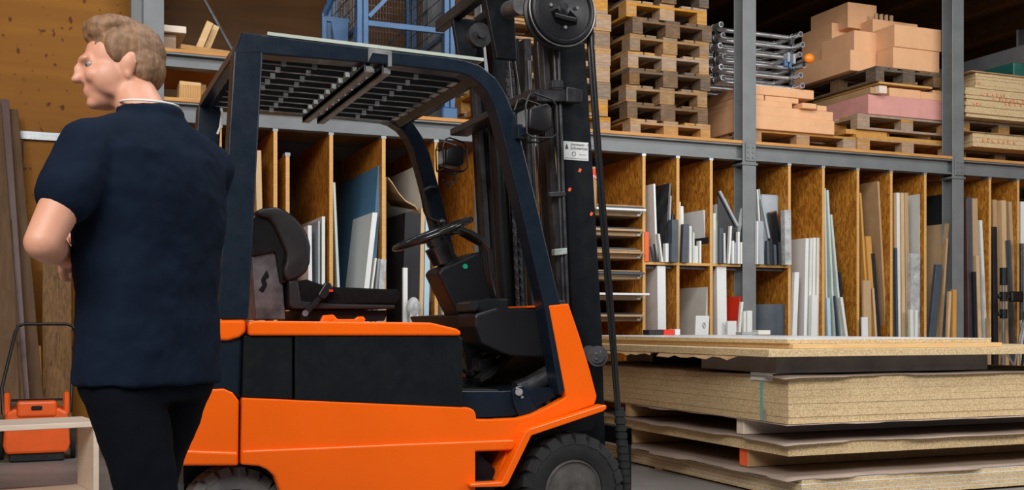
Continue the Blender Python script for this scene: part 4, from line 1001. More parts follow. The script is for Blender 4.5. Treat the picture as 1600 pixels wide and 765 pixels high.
# --- wheels
def wheel(x, y0, y1, r, nm, side, mk='rubber', lugs=21):
    """y0 outer face, y1 inner face"""
    d = 1 if y1 > y0 else -1; wd = abs(y1-y0)
    prof = [(r*.50, .03), (r*.54, .008), (r*.62, .0), (r*.80, .0), (r*.87, .012), (r*.92, .04), (r*.92, wd-.04), (r*.87, wd-.012), (r*.8, wd), (r*.5, wd-.01), (r*.48, wd*.5)]
    prof = [(a, b*d) for a, b in prof]
    o = MB().lathe(prof, (x, y0, r), n=56)
    ty = o.build('tyre', M[mk], fk, smooth=True)
    m = MB()
    for k in range(lugs):
        for s_, (ya, yb) in enumerate(((.0, wd*.54), (wd*.46, wd))):
            a = 2*math.pi*(k+.5*s_)/lugs; ca, sa = math.cos(a), math.sin(a); w2 = math.pi*r/lugs*.70
            cy = y0+d*(ya+yb)/2; R_ = r*.935
            # lug block, leaning
            def pt(t, rad, yy, sk): return (x+ca*rad-sa*(t+sk), yy, r+sa*rad+ca*(t+sk))
            y_out, y_in = (y0+d*ya, y0+d*yb) if s_ == 0 else (y0+d*yb, y0+d*ya)
            sk = .018
            inner = .79*r
            m.hexa([pt(-w2, inner, y_out+d*(-.003 if s_ == 0 else .003), -sk), pt(w2, inner, y_out+d*(-.003 if s_ == 0 else .003), -sk), pt(w2*.8, R_*.98, y_in, sk), pt(-w2*.8, R_*.98, y_in, sk),
                    pt(-w2*.9, r*.955, y_out+d*(.012 if s_ == 0 else -.012), -sk), pt(w2*.9, r*.955, y_out+d*(.012 if s_ == 0 else -.012), -sk), pt(w2*.7, r, y_in, sk), pt(-w2*.7, r, y_in, sk)])
    m.build('tread', M[mk], ty)
    rm = MB().lathe([(r*.53, .012*d), (r*.50, .0), (r*.47, .012*d), (r*.44, .05*d), (r*.30, .055*d), (r*.28, .03*d), (r*.22, .02*d), (r*.20, .015*d), (0.001, .015*d)], (x, y0, r), n=40).build('rim', M['rimgrey'], fk, smooth=True)
    m = MB()
    for k in range(6):
        a = 2*math.pi*k/6; c = Vector((x+math.cos(a)*r*.38, 0, r+math.sin(a)*r*.38))
        m.cyl((c.x, y0+d*.052, c.z), (c.x, y0+d*.035, c.z), .011, n=6)
    m.build('wheel_nut', M['steel'], rm)
RW = .25
xw = F(893, 764, YN-.0).x; 
wheel(xw, YN-.03, YN+.17, RW, 'front', 0)
wheel(xw, YF+.03, YF-.17, RW, 'front', 0)
RB = .205; xr = F(368, 730, YN+.1).x
wheel(xr, YN+.10, YN+.27, RB, 'rear', 0, 'dustyrubber', 20)
wheel(xr, YF-.10, YF-.27, RB, 'rear', 0, 'dustyrubber', 20)
MB().cyl((xw, YN+.1, RW), (xw, YF-.1, RW), .07).build('front_axle', M['darksteel'], fk, smooth=True)
MB().cyl((xr, YN+.2, RB), (xr, YF-.2, RB), .05).build('rear_axle', M['darksteel'], fk, smooth=True)
# --- inner chassis
m = MB().prism([xz(440, 640), xz(735, 652), xz(745, 700), (F(780,0).x, .35), (F(780,0).x, zbot+.02), (F(450,0).x, zbot+.02)], YN+.05, YF-.05)
m.prism([xz(378, 608), xz(440, 608), xz(440, 700), xz(378, 700)], YN+.05, YF-.05)
m.prism([(F(790,0).x, .30), (F(985,0).x-.12, .30), (F(985,0).x-.12, zbot), (F(790,0).x, zbot)], YN+.30, YF-.30)
m.build('chassis', M['black_paint'], fk)
# --- orange side panels
body = [(378, 622), (380, 621), (733, 636.5), (740, 640), (743, 646), (744, 655), (770, 655), (810, 653), (832, 647), (860, 634), (884, 620), (857, 477), (888, 474), (905, 524), (921, 576), (932, 618), (931, 624), (928, 632), (820, 670), (800, 703), (741, 705), (741, 750)]
arch = [(436, 765), (428, 743), (417, 733), (404, 727), (376, 725)]
def side_panel(Y0, Y1, out):
    p = [xz(a, b) for a, b in body]; xbr = F(741, 0).x
    p += [(xbr, zbot), (F(452,0).x, zbot), (F(446,0).x, .20), (F(440,0).x, .27)]+[xz(a, b) for a, b in arch]
    o = MB().prism(p, Y0, Y1, .006, 2).build('body_side', M['orange'], fk)
    cr = [(377, 703), (500, 698), (640, 692), (800, 686), (806, 690), (799, 702), (741, 704)]
    p = [xz(a, b) for a, b in cr]+[(xbr, zbot+.005), (F(452,0).x, zbot+.005), (F(446,0).x, .20), (F(440,0).x, .27)]+[xz(a, b) for a, b in arch]
    ys = (Y0-.014, Y0+.002) if out < 0 else (Y1-.002, Y1+.014)
    MB().prism(p, ys[0], ys[1], .012, 3).build('lower_skirt', M['orange'], o)
    # protruding fender lip
    lip = [(938, 631), (938, 637), (932, 641), (822, 678), (786, 752), (780, 757), (727, 758), (727, 753), (776, 750), (812, 674), (820, 668), (928, 633)]
    ys = (Y0-.055, Y0+.03) if out < 0 else (Y1-.03, Y1+.055)
    MB().pp(lip, ys[0], ys[1], .003, 1, Y=YN).build('fender_lip', M['orange'], o)
    return o
side_panel(YN-.004, YN+.05, -1)
side_panel(YF-.05, YF+.004, 1)
# step box behind the opening
MB().pp([(741, 704), (800, 703), (776, 752), (741, 754)], YN+.22, YN+.24, Y=YN).pp([(741, 750), (778, 750), (778, 755), (741, 755)], YN+.0, YN+.24, Y=YN).build('step', M['darksteel'], fk)
MB().pp([(800, 690), (808, 690), (783, 752), (776, 752)], YN+.02, YN+.24, Y=YN).build('step_side', M['orange'], fk)
# wheel arch liner
MB().pp([(822, 668), (931, 632), (940, 660), (935, 672), (828, 690)], YN+.06, YN+.34, Y=YN).build('fender_liner', M['black_paint'], fk)
# --- front cowl crossing the truck
MB().pp([(862, 476), (888, 474), (932, 620), (904, 622)], YN+.045, YF-.045, .004, Y=YN).build('front_panel', M['black_paint'], fk)
MB().pp([(838, 477), (862, 476), (862, 479), (838, 480)], YN+.10, YF-.045, .002, Y=YN).build('cowl_top', M['orange'], fk)
# --- counterweight
cw = MB().pp([(306, 609), (350, 607), (364, 613), (374, 626), (373, 726), (262, 727), (259, 722), (266, 703), (284, 655)], YN+.004, YF-.004, .02, 3, Y=YN).build('counterweight', M['orange'], fk)
m = MB().pp([(266, 702), (372, 706), (373, 727), (260, 727), (259, 722)], YN-.006, YF+.006, .010, 3, Y=YN); m.build('lower_ledge', M['orange'], cw)
MB().pp([(307, 528), (381, 524), (378, 624), (350, 610), (306, 611)], YN+.022, YF-.022, .012, 2, Y=YN).build('counterweight_waist', M['navy'], fk)
MB().pp([(303, 502), (330, 499), (384, 499), (385, 519), (374, 527), (356, 532), (303, 530)], YN+.0, YF, .012, 3, Y=YN).build('counterweight_cap', M['orange'], fk)
MB().prism([xz(300, 727), xz(372, 727), (F(372,0).x, .32), (F(300,0).x, .32)], YN+.30, YF-.30).build('tow_block', M['black_paint'], fk)
# --- battery box and hood
MB().pp([(381, 524), (458, 524), (458, 623), (379, 621)], YN+.006, YF-.006, .004, 1, Y=YN).build('battery_side_rear', M['black_paint'], fk)
MB().pp([(461, 524), (718, 524), (723, 530), (723, 637), (461, 626)], YN+.0, YF-.0, .005, 2, Y=YN).build('battery_side', M['black_paint'], fk)
MB().pp([(387, 503), (396, 500.5), (672, 503.5), (712, 513), (719, 517), (719, 524), (388, 524)], YN-.012, YF+.012, .012, 3, Y=YN).build('battery_hood', M['orange'], fk)
# latch on the hood
m = MB().pp([(505, 503), (510, 492), (526, 491), (532, 498), (560, 498), (565, 494), (573, 494), (577, 499), (573, 503)], YN+.05, YN+.075, .004, 2, Y=YN).cyl(F(517,497,YN+.045), F(517,497,YN+.08), .006)
m.build('hood_latch', M['orange'], fk)
# --- floor well
MB().pp([(723, 612), (795, 612), (870, 606), (884, 618), (832, 646), (810, 652), (745, 655), (740, 641), (723, 637)], YN+.06, YF-.06, .003, 1, Y=YN).build('floor_pan', M['navy'], fk)
m = MB().pp([(726, 610), (790, 610), (790, 613), (726, 614)], YN+.08, YF-.08, .002, 1, Y=YN); m.build('floor_mat', M['rubber'], fk)
# --- seat
SY0, SY1 = YN+.33, YN+.83
seat = MB()
b_ = [(399, 330), (412, 324), (432, 323), (447, 328), (462, 340), (473, 352), (482, 368), (486, 385), (485, 410), (480, 424), (470, 432), (452, 440), (444, 432), (442, 420), (446, 410), (447, 395), (440, 378), (428, 352), (420, 340), (406, 338)]
seat.pp(b_, SY0, SY1, .026, 4, Y=SY0); bc_ = seat.build('backrest_cushion', M['leather'], fk, smooth=True)
MB().pp([(400, 334), (412, 333), (430, 345), (444, 375), (449, 398), (445, 415), (446, 436), (458, 440), (440, 442), (432, 392), (396, 399), (393, 360), (394, 341)], SY0+.03, SY1-.03, .010, 2, Y=SY0).build('backrest_shell', M['blackplastic'], fk)
MB().pp([(397, 399), (431, 391), (436, 400), (446, 440), (450, 499), (403, 499)], SY0+.05, SY1-.05, .006, 2, Y=SY0).build('backrest_base', M['seatplate'], fk)
MB().pp([(420, 420), (424, 432), (418, 436), (421, 444), (414, 457), (407, 452), (413, 445), (411, 436)], SY0+.045, SY0+.06, .003, 1, Y=SY0).build('recliner_notch', M['blackplastic'], fk)
MB().pp([(452, 441), (480, 436), (500, 443), (525, 448), (600, 451), (622, 451), (627, 456), (627, 467), (620, 475), (470, 476), (455, 470)], SY0, SY1, .022, 4, Y=SY0).build('seat_cushion', M['fabric'], fk, smooth=True)
MB().pp([(451, 439), (465, 438), (470, 470), (520, 474), (618, 476), (616, 482), (460, 482), (452, 478)], SY0-.008, SY1+.008, .006, 2, Y=SY0).build('seat_pan', M['leather'], fk)
MB().pp([(470, 484), (612, 484), (606, 501), (474, 501)], SY0+.05, SY1-.05, .004, 1, Y=SY0).build('seat_suspension', M['blackplastic'], fk)
bk = MB().pp([(505, 441), (513, 443), (517, 451), (503, 468), (494, 464), (493, 460)], SY0-.05, SY0-.02, .006, 2, Y=SY0).build('belt_buckle', M['blackplastic'], fk)
MB().beam(F(498, 465, SY0-.035), F(477, 489, SY0-.035), .02, .025, (0,1,0)).build('buckle_stalk', M['blackplastic'], bk)
MB().cyl(F(477, 489, SY0-.055), F(477, 489, SY0-.01), .013).build('bolt', M['chrome'], bk)
MB().box(*[F(510,0,SY0).x, F(516,0,SY0).x], SY0-.051, SY0-.045, F(0,450,SY0).z, F(0,446,SY0).z).build('release_button', M['red'], bk)
# --- overhead guard
TW = .10
def lr(o_, i_, y0, y1, nm, mk='navy', bev=.006):
    return MB().pp(o_+i_[::-1], y0, y1, bev, 2, Y=YN).build(nm, M[mk], gd)
gd = fk
out_ = [(377.7, 50), (575, 74.5), (612, 80), (700, 89), (728, 94), (751, 102), (774.5, 121), (790, 145), (804, 178), (819, 235), (836, 305), (856, 390), (876, 474), (888, 530), (898, 600)]
inn_ = [(385, 82), (575, 98), (612, 101), (690, 110), (720, 114), (734, 119), (750, 130), (763, 146), (775, 172), (789, 225), (808, 302), (829, 388), (850, 476), (861, 540), (874, 617)]
for y0, y1 in ((YN, YN+TW), (YF-TW, YF)):
    lr(out_, inn_, y0, y1, 'guard_side')
    MB().pp([(366, 78), (411, 80), (388, 498), (340, 498)], y0, y1, .006, 2, Y=YN).build('rear_pillar', M['navy'], fk)
    MB().pp([(378, 50), (410, 54), (410, 82), (366, 84)], y0-.001, y1+.001, .004, 1, Y=YN).build('guard_corner', M['navy'], fk)
MB().pp([(377.7, 50.5), (394, 52), (388, 80), (368, 80)], YN+.05, YF-.05, .006, 2, Y=YN).build('rear_cross_bar', M['navy'], fk)
MB().pp([(738, 99), (752, 106), (760, 125), (748, 128), (735, 116)], YN+.05, YF-.05, .008, 2, Y=YN).build('front_cross_bar', M['navy'], fk)
xs = F(398, 70).x; xe = F(745, 112).x
zr = F(600, 92).z
nsl = 9
c1, c2 = F(578, 85).x, F(606, 90).x
def zt2(px_): return 0
SL = []
# slats run lengthwise between the cross bars, each tilted
zA_ = F(400, 70).z; zB_ = F(735, 106).z
for k in range(nsl):
    y = YN+.15+k*(YF-YN-.27)/(nsl-1)
    m = MB()
    v = []
    for (x, z) in ((xs, zA_), (xe, zB_)):
        v.append([(x, y-.012, z+.028), (x, y-.004, z+.028), (x, y+.018, z-.026), (x, y+.010, z-.026)])
    m.hexa([v[0][0], v[0][1], v[0][2], v[0][3], v[1][0], v[1][1], v[1][2], v[1][3]])
    sl_ = m.build('guard_slat', M['black_paint'], fk); SL.append((sl_, y))
    m = MB().beam((xs, y+.014, zA_-.028), (xe, y+.014, zB_-.028), .010, .003); m.build('slat_edge', M['steel'], sl_)
def zmid(x): return zA_+(zB_-zA_)*(x-xs)/(xe-xs)
for x in (c1, c2):
    zz = zmid(x)
    MB().box(x-.018, x+.018, YN+.02, YF-.02, zz-.055, zz-.030, .002).box(x-.018, x-.012, YN+.02, YF-.02, zz-.055, zz-.005).build('guard_cross_channel', M['steel'], fk)
    for sl_, y in SL:
        MB().hexa([(x-.04, y-.03, zz-.032), (x-.02, y-.03, zz-.032), (x-.02, y+.02, zz-.032), (x-.04, y+.02, zz-.032), (x-.036, y-.008, zz+.01), (x-.02, y-.008, zz+.01), (x-.02, y+.004, zz+.01), (x-.036, y+.004, zz+.01)]).build('slat_bracket', M['tab'], sl_)
for pxm in (455, 505, 668):
    x = F(pxm, 90).x; zz = zmid(x)
    for sl_, y in SL:
        MB().hexa([(x-.010, y+.002, zz-.012), (x+.010, y+.002, zz-.012), (x+.010, y+.004, zz-.034), (x-.010, y+.004, zz-.034), (x-.010, y+.016, zz-.008), (x+.010, y+.016, zz-.008), (x+.010, y+.022, zz-.031), (x-.010, y+.022, zz-.031)]).build('slat_clip', M['alu'], sl_)
x = xe-.03; zz = zmid(x)
for sl_, y0_ in SL[:-1]:
    y = y0_+.04
    MB().hexa([(x-.02, y-.03, zz-.03), (x+.03, y-.03, zz-.03), (x+.03, y+.055, zz-.03), (x-.02, y+.055, zz-.03), (x-.0, y-.02, zz+.03), (x+.03, y-.02, zz+.03), (x+.03, y+.05, zz+.03), (x-.0, y+.05, zz+.03)]).build('end_bracket', M['alu'], sl_)
MB().pp([(575, 75), (612, 80), (612, 104), (606, 104), (606, 86), (582, 83), (575, 97)], YN-.004, YN+.012, .001, 1, Y=YN).build('clear_corner_plate', M['steel'], fk)
# clear rain sheet lying on top
a = F(418, 52); b = F(756, 93)
v = []
MB().hexa([(a.x, YN+.01, a.z-.006), (b.x, YN+.01, b.z-.006), (b.x, YF-.02, b.z-.006), (a.x, YF-.02, a.z-.006), (a.x, YN+.01, a.z+.005), (b.x, YN+.01, b.z+.005), (b.x, YF-.02, b.z+.005), (a.x, YF-.02, a.z+.005)]).build('rain_sheet', M['glassy'], fk)
m = MB().beam((a.x, YN+.005, a.z), (b.x, YN+.005, b.z), .010, .013); m.build('sheet_edge', M['clear'], fk)
MB().tube([(F(340,0,YF).x, YF-.12, F(0,152,YF).z), (F(341,0,YF).x, YF-.13, F(0,160,YF).z), (F(338,0,YF).x, YF-.13, F(0,185,YF).z), (F(334,0,YF).x, YF-.13, F(0,195,YF).z)], .006).build('hanging_cord', M['label'], fk)
# --- work lamps with wire guards
def lamp(cx, cy, Yl, s_, nm='work_lamp'):
    c = F(cx, cy, Yl)
    p = MB()
    p.prism([(c.x-.055*s_, c.z-.05*s_), (c.x-.05*s_, c.z+.035*s_), (c.x+.035*s_, c.z+.062*s_), (c.x+.060*s_, c.z+.04*s_), (c.x+.060*s_, c.z-.045*s_), (c.x+.02*s_, c.z-.062*s_)], Yl-.055*s_, Yl+.055*s_, .012, 3)
    o = p.build('work_lamp', M['blackplastic'], fk, smooth=True)
    MB().box(c.x-.064*s_, c.x-.050*s_, Yl-.045*s_, Yl+.045*s_, c.z-.045*s_, c.z+.03*s_, .004).build('lens', M['lens'], o)
    m = MB()
    for dy in (-.062, .062):
        R_ = [(c.x-.07*s_, c.z+.04*s_), (c.x-.055*s_, c.z+.085*s_), (c.x-.03*s_, c.z+.095*s_), (c.x+.05*s_, c.z+.075*s_), (c.x+.07*s_, c.z+.05*s_), (c.x+.075*s_, c.z-.065*s_), (c.x+.05*s_, c.z-.085*s_), (c.x-.04*s_, c.z-.09*s_), (c.x-.065*s_, c.z-.075*s_)]
        m.tube([(q[0], Yl+dy*s_, q[1]) for q in R_], .0045, 8, True)
    for q in ((c.x-.07*s_, c.z+.04*s_), (c.x+.07*s_, c.z+.05*s_), (c.x+.05*s_, c.z-.085*s_), (c.x-.065*s_, c.z-.075*s_)): m.cyl((q[0], Yl-.062*s_, q[1]), (q[0], Yl+.062*s_, q[1]), .004, n=8)
    m.build('wire_guard', M['blackplastic'], o)
    return c, o
c, o = lamp(836, 186, YN-.02, 1.0)
MB().box(c.x-.085, c.x-.05, YN-.04, YN+.05, c.z-.09, c.z-.03, .004).build('lamp_bracket', M['navy'], o)
c, o = lamp(705, 245, YF+.02, .95)
MB().tube([(c.x, YF, c.z-.08), (c.x+.01, YF, c.z-.13), (c.x-.02, YF, c.z-.16), (c.x-.06, YF-.02, c.z-.13)], .007).build('lamp_bracket', M['darksteel'], o)
# grab handle on far front pillar
MB().tube([F(684, 292, YF-.10), F(672, 292, YF-.12), F(662, 297, YF-.13), F(660, 306, YF-.13), F(664, 330, YF-.13), F(669, 340, YF-.13), F(690, 348, YF-.10)], .009).build('grab_handle', M['blackplastic'], fk, smooth=True)
# --- steering
YS = YN+.52
hub = F(676, 366, YS)
ax_ = (F(700, 410, YS)-F(676, 366, YS)).normalized()          # down the column
e1 = Vector((0, 1, 0)); e2 = ax_.cross(e1).normalized()
Rw = (F(620, 388, YS)-F(731, 343, YS)).length/2
hub = (F(620, 388, YS)+F(731, 343, YS))/2
e2 = (F(731, 343, YS)-F(620, 388, YS)).normalized(); ax_ = e2.cross(e1).normalized()
if ax_.z > 0: ax_ = -ax_
m = MB().tube([hub+(e1*math.cos(2*math.pi*k/48)+e2*math.sin(2*math.pi*k/48))*Rw for k in range(48)], .014, 12, True)
swl = m.build('steering_wheel', M['gloss'], fk, smooth=True)
m = MB()
for k in range(3):
    a = 2*math.pi*k/3+math.pi/2+math.pi; d = e1*math.cos(a)+e2*math.sin(a); m.beam(hub+ax_*.03, hub+d*Rw, .03, .012, ax_)
m.cyl(hub+ax_*.05, hub+ax_*.005, .045); m.build('spokes', M['gloss'], swl, smooth=True)
kn = hub+(e2*math.cos(.9)+e1*math.sin(.9))*Rw*.95
MB().cyl(kn, kn-ax_*.025, .012).ell(kn-ax_*.03, (.02, .02, .016)).build('spinner_knob', M['gloss'], swl, smooth=True)
cb = F(708, 425, YS)
m = MB().cyl(hub+ax_*.03, cb, .042, .055, 24); m.cyl(hub+ax_*.06, hub+ax_*.14, .062, .055, 24); m.build('steering_column', M['gloss'], fk, smooth=True)
# levers pod and cables
pod = F(712, 360, YN+.40)
MB().pp([(702, 352), (716, 348), (730, 356), (730, 364), (708, 366)], YN+.34, YN+.48, .010, 3, Y=YN+.34).build('lever_pod', M['gloss'], fk, smooth=True)
for k in range(4):
    y = YN+.34+.035*k; o_ = k*4
    m = MB().tube([F(718, 356+o_*.6, y), F(735, 363+o_*.8, y), F(754, 374+o_*.8, y), F(764-o_*.9, 392+o_, y), F(768-o_*.8, 430, y), F(775-o_*.6, 460, y), F(786-o_*.5, 483, y+.02)], .0125, 12)
    m.build('control_hose', M['gloss'], fk, smooth=True)
# dash panel and cowl
MB().pp([(684, 426), (690, 419), (745, 394), (752, 393), (766, 408), (785, 470), (786, 488), (736, 492), (720, 500)], YN+.42, YN+.62, .012, 3, Y=YN+.42).build('dash_panel', M['blackplastic'], fk)
g_ = F(727, 416, YN+.42)
MB().lathe([(.006, -.002), (.010, -.003), (.012, -.001), (.012, .002)], (g_.x, YN+.4195, g_.z), n=20).build('indicator_ring', M['green'], fk)
MB().pp([(736, 470), (760, 466), (790, 466), (790, 484), (736, 488)], YN+.16, YN+.40, .01, 2, Y=YN+.2).cyl(F(740, 477, YN+.16), F(740,477,YN+.12), .02).build('lever_block', M['gloss'], fk)
MB().pp([(741, 491), (776, 480), (800, 481), (846, 479), (853, 490), (866, 556), (850, 558), (800, 556), (787, 552), (752, 537), (742, 510)], YN+.11, YN+.34, .014, 3, Y=YN+.11).build('front_console', M['blackplastic'], fk)
MB().pp([(720, 492), (852, 484), (862, 548), (780, 552), (738, 530)], YN+.34, YF-.12, .01, 2, Y=YN+.34).build('dash_underbody', M['blackplastic'], fk)
MB().beam(F(700, 440, YN+.50), F(752, 600, YN+.56), .07, .05, (0,1,0), .006).build('column_support', M['blackplastic'], fk)
# pedals, tilt cylinder
for k, (ya_, q) in enumerate(((YN+.34, ((752, 598), (770, 588), (806, 554), (798, 552), (765, 580), (750, 590))), (YN+.50, ((758, 590), (776, 580), (808, 548), (800, 546), (768, 574), (756, 582))))):
    MB().pp(list(q), ya_, ya_+.09, .003, 1, Y=YN+.34).build('pedal', M['rubber'], fk)
MB().pp([(750, 560), (770, 556), (790, 570), (762, 590), (748, 580)], YN+.42, YN+.70, .004, 1, Y=YN+.42).build('valve_block', M['darksteel'], fk)
MB().cyl(F(864, 582, YN+.16), F(822, 606, YN+.16), .044, n=24).cyl(F(822, 606, YN+.16), F(808, 612, YN+.16), .048, n=24).build('tilt_cylinder', M['darksteel'], fk, smooth=True)
tb = MB().pp([(800, 610), (806, 604), (816, 602), (826, 610), (834, 628), (842, 642), (812, 650), (804, 632)], YN+.035, YN+.055, .004, 1, Y=YN+.035).build('cylinder_bracket', M['navy'], fk)
m = MB().cyl(F(811, 612, YN+.025), F(811, 612, YN+.1), .016).cyl(F(808, 606, YN+.027), F(808, 606, YN+.1), .006).cyl(F(816, 620, YN+.027), F(816, 620, YN+.1), .006); m.build('pin', M['steel'], tb)

# --- mast
def mp(px_, y0, y1, nm, mk='black_paint', bev=.004, Y=None, sm=False):
    return MB().pp(px_, y0, y1, bev, 1, Y=Y if Y is not None else y0).build(nm, M[mk], fk, smooth=sm)
MY = YN+.14
up = mp([(866, 70), (914, 66), (926, 250), (941, 520), (946, 690), (952, 852), (908, 852), (902, 690), (896, 520), (882, 250)], MY, MY+.09, 'mast_upright', 'black_paint', Y=MY)
mp([(850, 60), (860, 60), (872, 250), (888, 520), (898, 850), (888, 850), (878, 520), (862, 250)], MY+.02, MY+.07, 'inner_rail', 'darksteel', Y=MY)
mp([(857, 60), (905, 60), (917, 250), (933, 520), (946, 850), (902, 850), (888, 520), (873, 250)], YF-.23, YF-.14, 'mast_upright', Y=MY)
mp([(846, 60), (856, 60), (868, 250), (884, 520), (894, 850), (884, 850), (874, 520), (858, 250)], YF-.26, YF-.20, 'inner_rail', 'darksteel', Y=MY)
# inner mast frames (raised)
mp([(848, -150), (886, -150), (902, 60), (915, 250), (899, 250), (870, 60)], MY+.10, MY+.17, 'inner_upright', 'black_paint', Y=MY)
mp([(848, -150), (886, -150), (902, 60), (915, 250), (899, 250), (870, 60)], YF-.34, YF-.27, 'inner_upright', 'black_paint', Y=MY)
# sticker
s1, s2_ = xz(880, 249, MY), xz(919, 223, MY)
lb = MB().prism([(s1[0], s1[1]), (s2_[0], s1[1]), (s2_[0], s2_[1]), (s1[0], s2_[1])], MY-.0025, MY-.0005).build('maker_label', M['label'], up)
def text(s, x, z, y, size, parent, mk='ink', nm='lettering'):
    cu = bpy.data.curves.new(nm, 'FONT'); cu.body = s; cu.size = size; cu.extrude = .0004
    o = bpy.data.objects.new('t', cu); COL.objects.link(o); dg = bpy.context.evaluated_depsgraph_get()
    me = bpy.data.meshes.new_from_object(o.evaluated_get(dg)); bpy.data.objects.remove(o)
    q = MB(); b = bmesh.new(); b.from_mesh(me); b.transform(Matrix.Translation((x, y, z)) @ Matrix.Rotation(math.pi/2, 4, 'X')); q._add(b)
    return q.build(nm, M[mk], parent)
wl = s2_[0]-s1[0]; hl = s2_[1]-s1[1]
text('Gabelstapler - Service', s1[0]+wl*.28, s2_[1]-hl*.2, MY-.003, hl*.17, lb)
text('Schwerlast GmbH', s1[0]+wl*.28, s2_[1]-hl*.42, MY-.003, hl*.24, lb)
m = MB().tube([(s1[0]+wl*.42+.009*math.cos(k*math.pi/8), MY-.003, s1[1]+hl*.34+.009*math.sin(k*math.pi/8)) for k in range(16)], .0012, 5, True)
m.box(s1[0]+wl*.05, s2_[0]-wl*.05, MY-.003, MY-.0025, s1[1]+hl*.08, s1[1]+hl*.10).box(s1[0]+wl*.62, s2_[0]-wl*.1, MY-.003, MY-.0025, s1[1]+hl*.3, s1[1]+hl*.32)
m.prism([(s1[0]+wl*.06, s2_[1]-hl*.42), (s1[0]+wl*.20, s2_[1]-hl*.42), (s1[0]+wl*.13, s2_[1]-hl*.1)], MY-.003, MY-.0025); m.build('print', M['ink'], lb)
m = MB()
for q in ((906, 266), (890, 296), (924, 334)): p = F(q[0], q[1], MY); m.obox((p.x, MY-.0005, p.z), (.012, .001, .016), (0, .5, 0))
m.build('paint_marks', M['orangeink'], up)
MB().pp([(866, 389), (886, 387), (886, 397), (866, 399)], MY-.035, MY+.0, .003, 1, Y=MY-.03).build('pipe_clamp', M['tape'], fk)
MB().pp([(862, 128), (880, 127), (880, 137), (862, 138)], MY-.060, MY-.02, .003, 1, Y=MY-.055).build('pipe_clamp', M['darksteel'], fk)
for q_ in (300, 470): MB().pp([(858, q_), (884, q_-1), (885, q_+6), (859, q_+7)], MY-.03, MY+.0, .002, 1, Y=MY-.03).build('pipe_clamp', M['darksteel'], fk)
# lift cylinders, rods, chains
MB().cyl(F(775, 185, YF-.40), F(800, 640, YF-.40), .042, n=28).build('lift_cylinder', M['gloss'], fk, smooth=True)
MB().cyl(F(766, 190, YF-.34), F(784, 640, YF-.34), .010).build('hydraulic_pipe', M['gloss'], fk, smooth=True)
MB().cyl(F(842, 75, MY+.18), F(852, 210, MY+.18), .034, n=24).cyl(F(841, 60, MY+.18), F(842, 78, MY+.18), .022, n=24).build('lift_cylinder', M['gloss'], fk, smooth=True)
MB().cyl(F(851, 200, MY+.2), F(872, 640, MY+.2), .030, n=24).build('lift_cylinder', M['gloss'], fk, smooth=True)
for a, b, r_, yy in (((826, 95), (852, 640), .012, MY+.30), ((838, 180), (862, 640), .007, MY+.24), ((790, 60), (800, 180), .014, MY+.5), ((803, 95), (816, 180), .010, MY+.5), ((866, 75), (884, 560), .010, MY-.01), ((872, 75), (890, 560), .008, MY-.02)):
    MB().cyl(F(*a, yy), F(*b, yy), r_, n=14).build('hydraulic_pipe', M['darksteel'], fk, smooth=True)
mp([(818, 60), (830, 60), (850, 640), (836, 640)], MY+.48, MY+.54, 'inner_channel', 'darksteel')
mp([(800, 60), (812, 60), (828, 640), (814, 640)], MY+.62, MY+.70, 'inner_channel', 'black_paint')
mp([(735, 60), (755, 60), (790, 640), (768, 640)], YF-.20, YF-.14, 'inner_channel', 'black_paint', Y=YF-.2)
def chain(a, b, Y, nm='lift_chain'):
    A = F(*a, Y); B = F(*b, Y); L = (B-A).length; n = int(L/.022); m = MB(); d = (B-A)/n
    for i in range(n):
        p = A+d*(i+.5)
        if i % 2: m.obox(p, (.012, .022, .026), (0, 0, 0), .003)
        else: m.obox(p, (.020, .010, .026), (0, 0, 0), .003)
    m.build(nm, M['darksteel'], fk)
chain((792, 92), (813, 560), MY+.44); chain((800, 92), (820, 560), YF-.48)
# cross members
def crossm(pn, pf, Yn_, Yf_, h, dpt, nm, mk='darksteel'):
    a = F(*pn, Yn_); b = F(*pf, Yf_); x = a.x
    MB().box(x-dpt/2, x+dpt/2, Yn_, Yf_, a.z-h, a.z, .004).build(nm, M[mk], fk)
crossm((845, 140), None or (730, 190), MY-.02, YF-.06, .035, .10, 'cross_member') 
MB().pp([(840, 139), (903, 139), (903, 158), (840, 158)], MY-.05, MY-.022, .004, 1, Y=MY-.05).pp([(862, 125), (880, 125), (880, 141), (862, 141)], MY-.055, MY-.02, .004, 1, Y=MY-.05).build('mast_bracket', M['darksteel'], fk)
MB().pp([(884, 135), (910, 140), (910, 160), (884, 160)], MY-.057, MY-.012, .006, 2, Y=MY-.05).build('mast_bracket', M['darksteel'], fk)
xt = F(783, 0, MY+.2).x
MB().box(xt-.03, xt+.02, MY+.12, YF-.05, F(783,0,MY+.3).z+.03, F(783,0,MY+.3).z+.09, .005).build('top_cross_member', M['darksteel'], fk)
zt3 = F(783,0,MY+.3).z+.06
MB().prism([(xt-.05, zt3), (xt+.10, zt3), (xt+.12, zt3-.33), (xt+.02, zt3-.33), (xt-.01, zt3-.20)], MY+.30, MY+.33, .004).build('mast_plate', M['black_paint'], fk)
MB().prism([(xt-.03, zt3-.02), (xt+.10, zt3-.02), (xt+.10, zt3-.35), (xt+.03, zt3-.35), (xt+.0, zt3-.20)], YF-.32, YF-.29, .004).build('mast_plate', M['black_paint'], fk)
MB().box(xt+.10, xt+.16, MY+.10, YF-.2, zt3-.05, zt3+.0, .004).build('top_cross_member', M['darksteel'], fk)
m = MB().cyl((xt+.06, MY+.62, zt3-.14), (xt+.06, MY+.66, zt3-.14), .06, n=28).cyl((xt+.06, MY+.60, zt3-.14), (xt+.06, MY+.68, zt3-.14), .02, n=16); m.build('chain_pulley', M['darksteel'], fk, smooth=True)
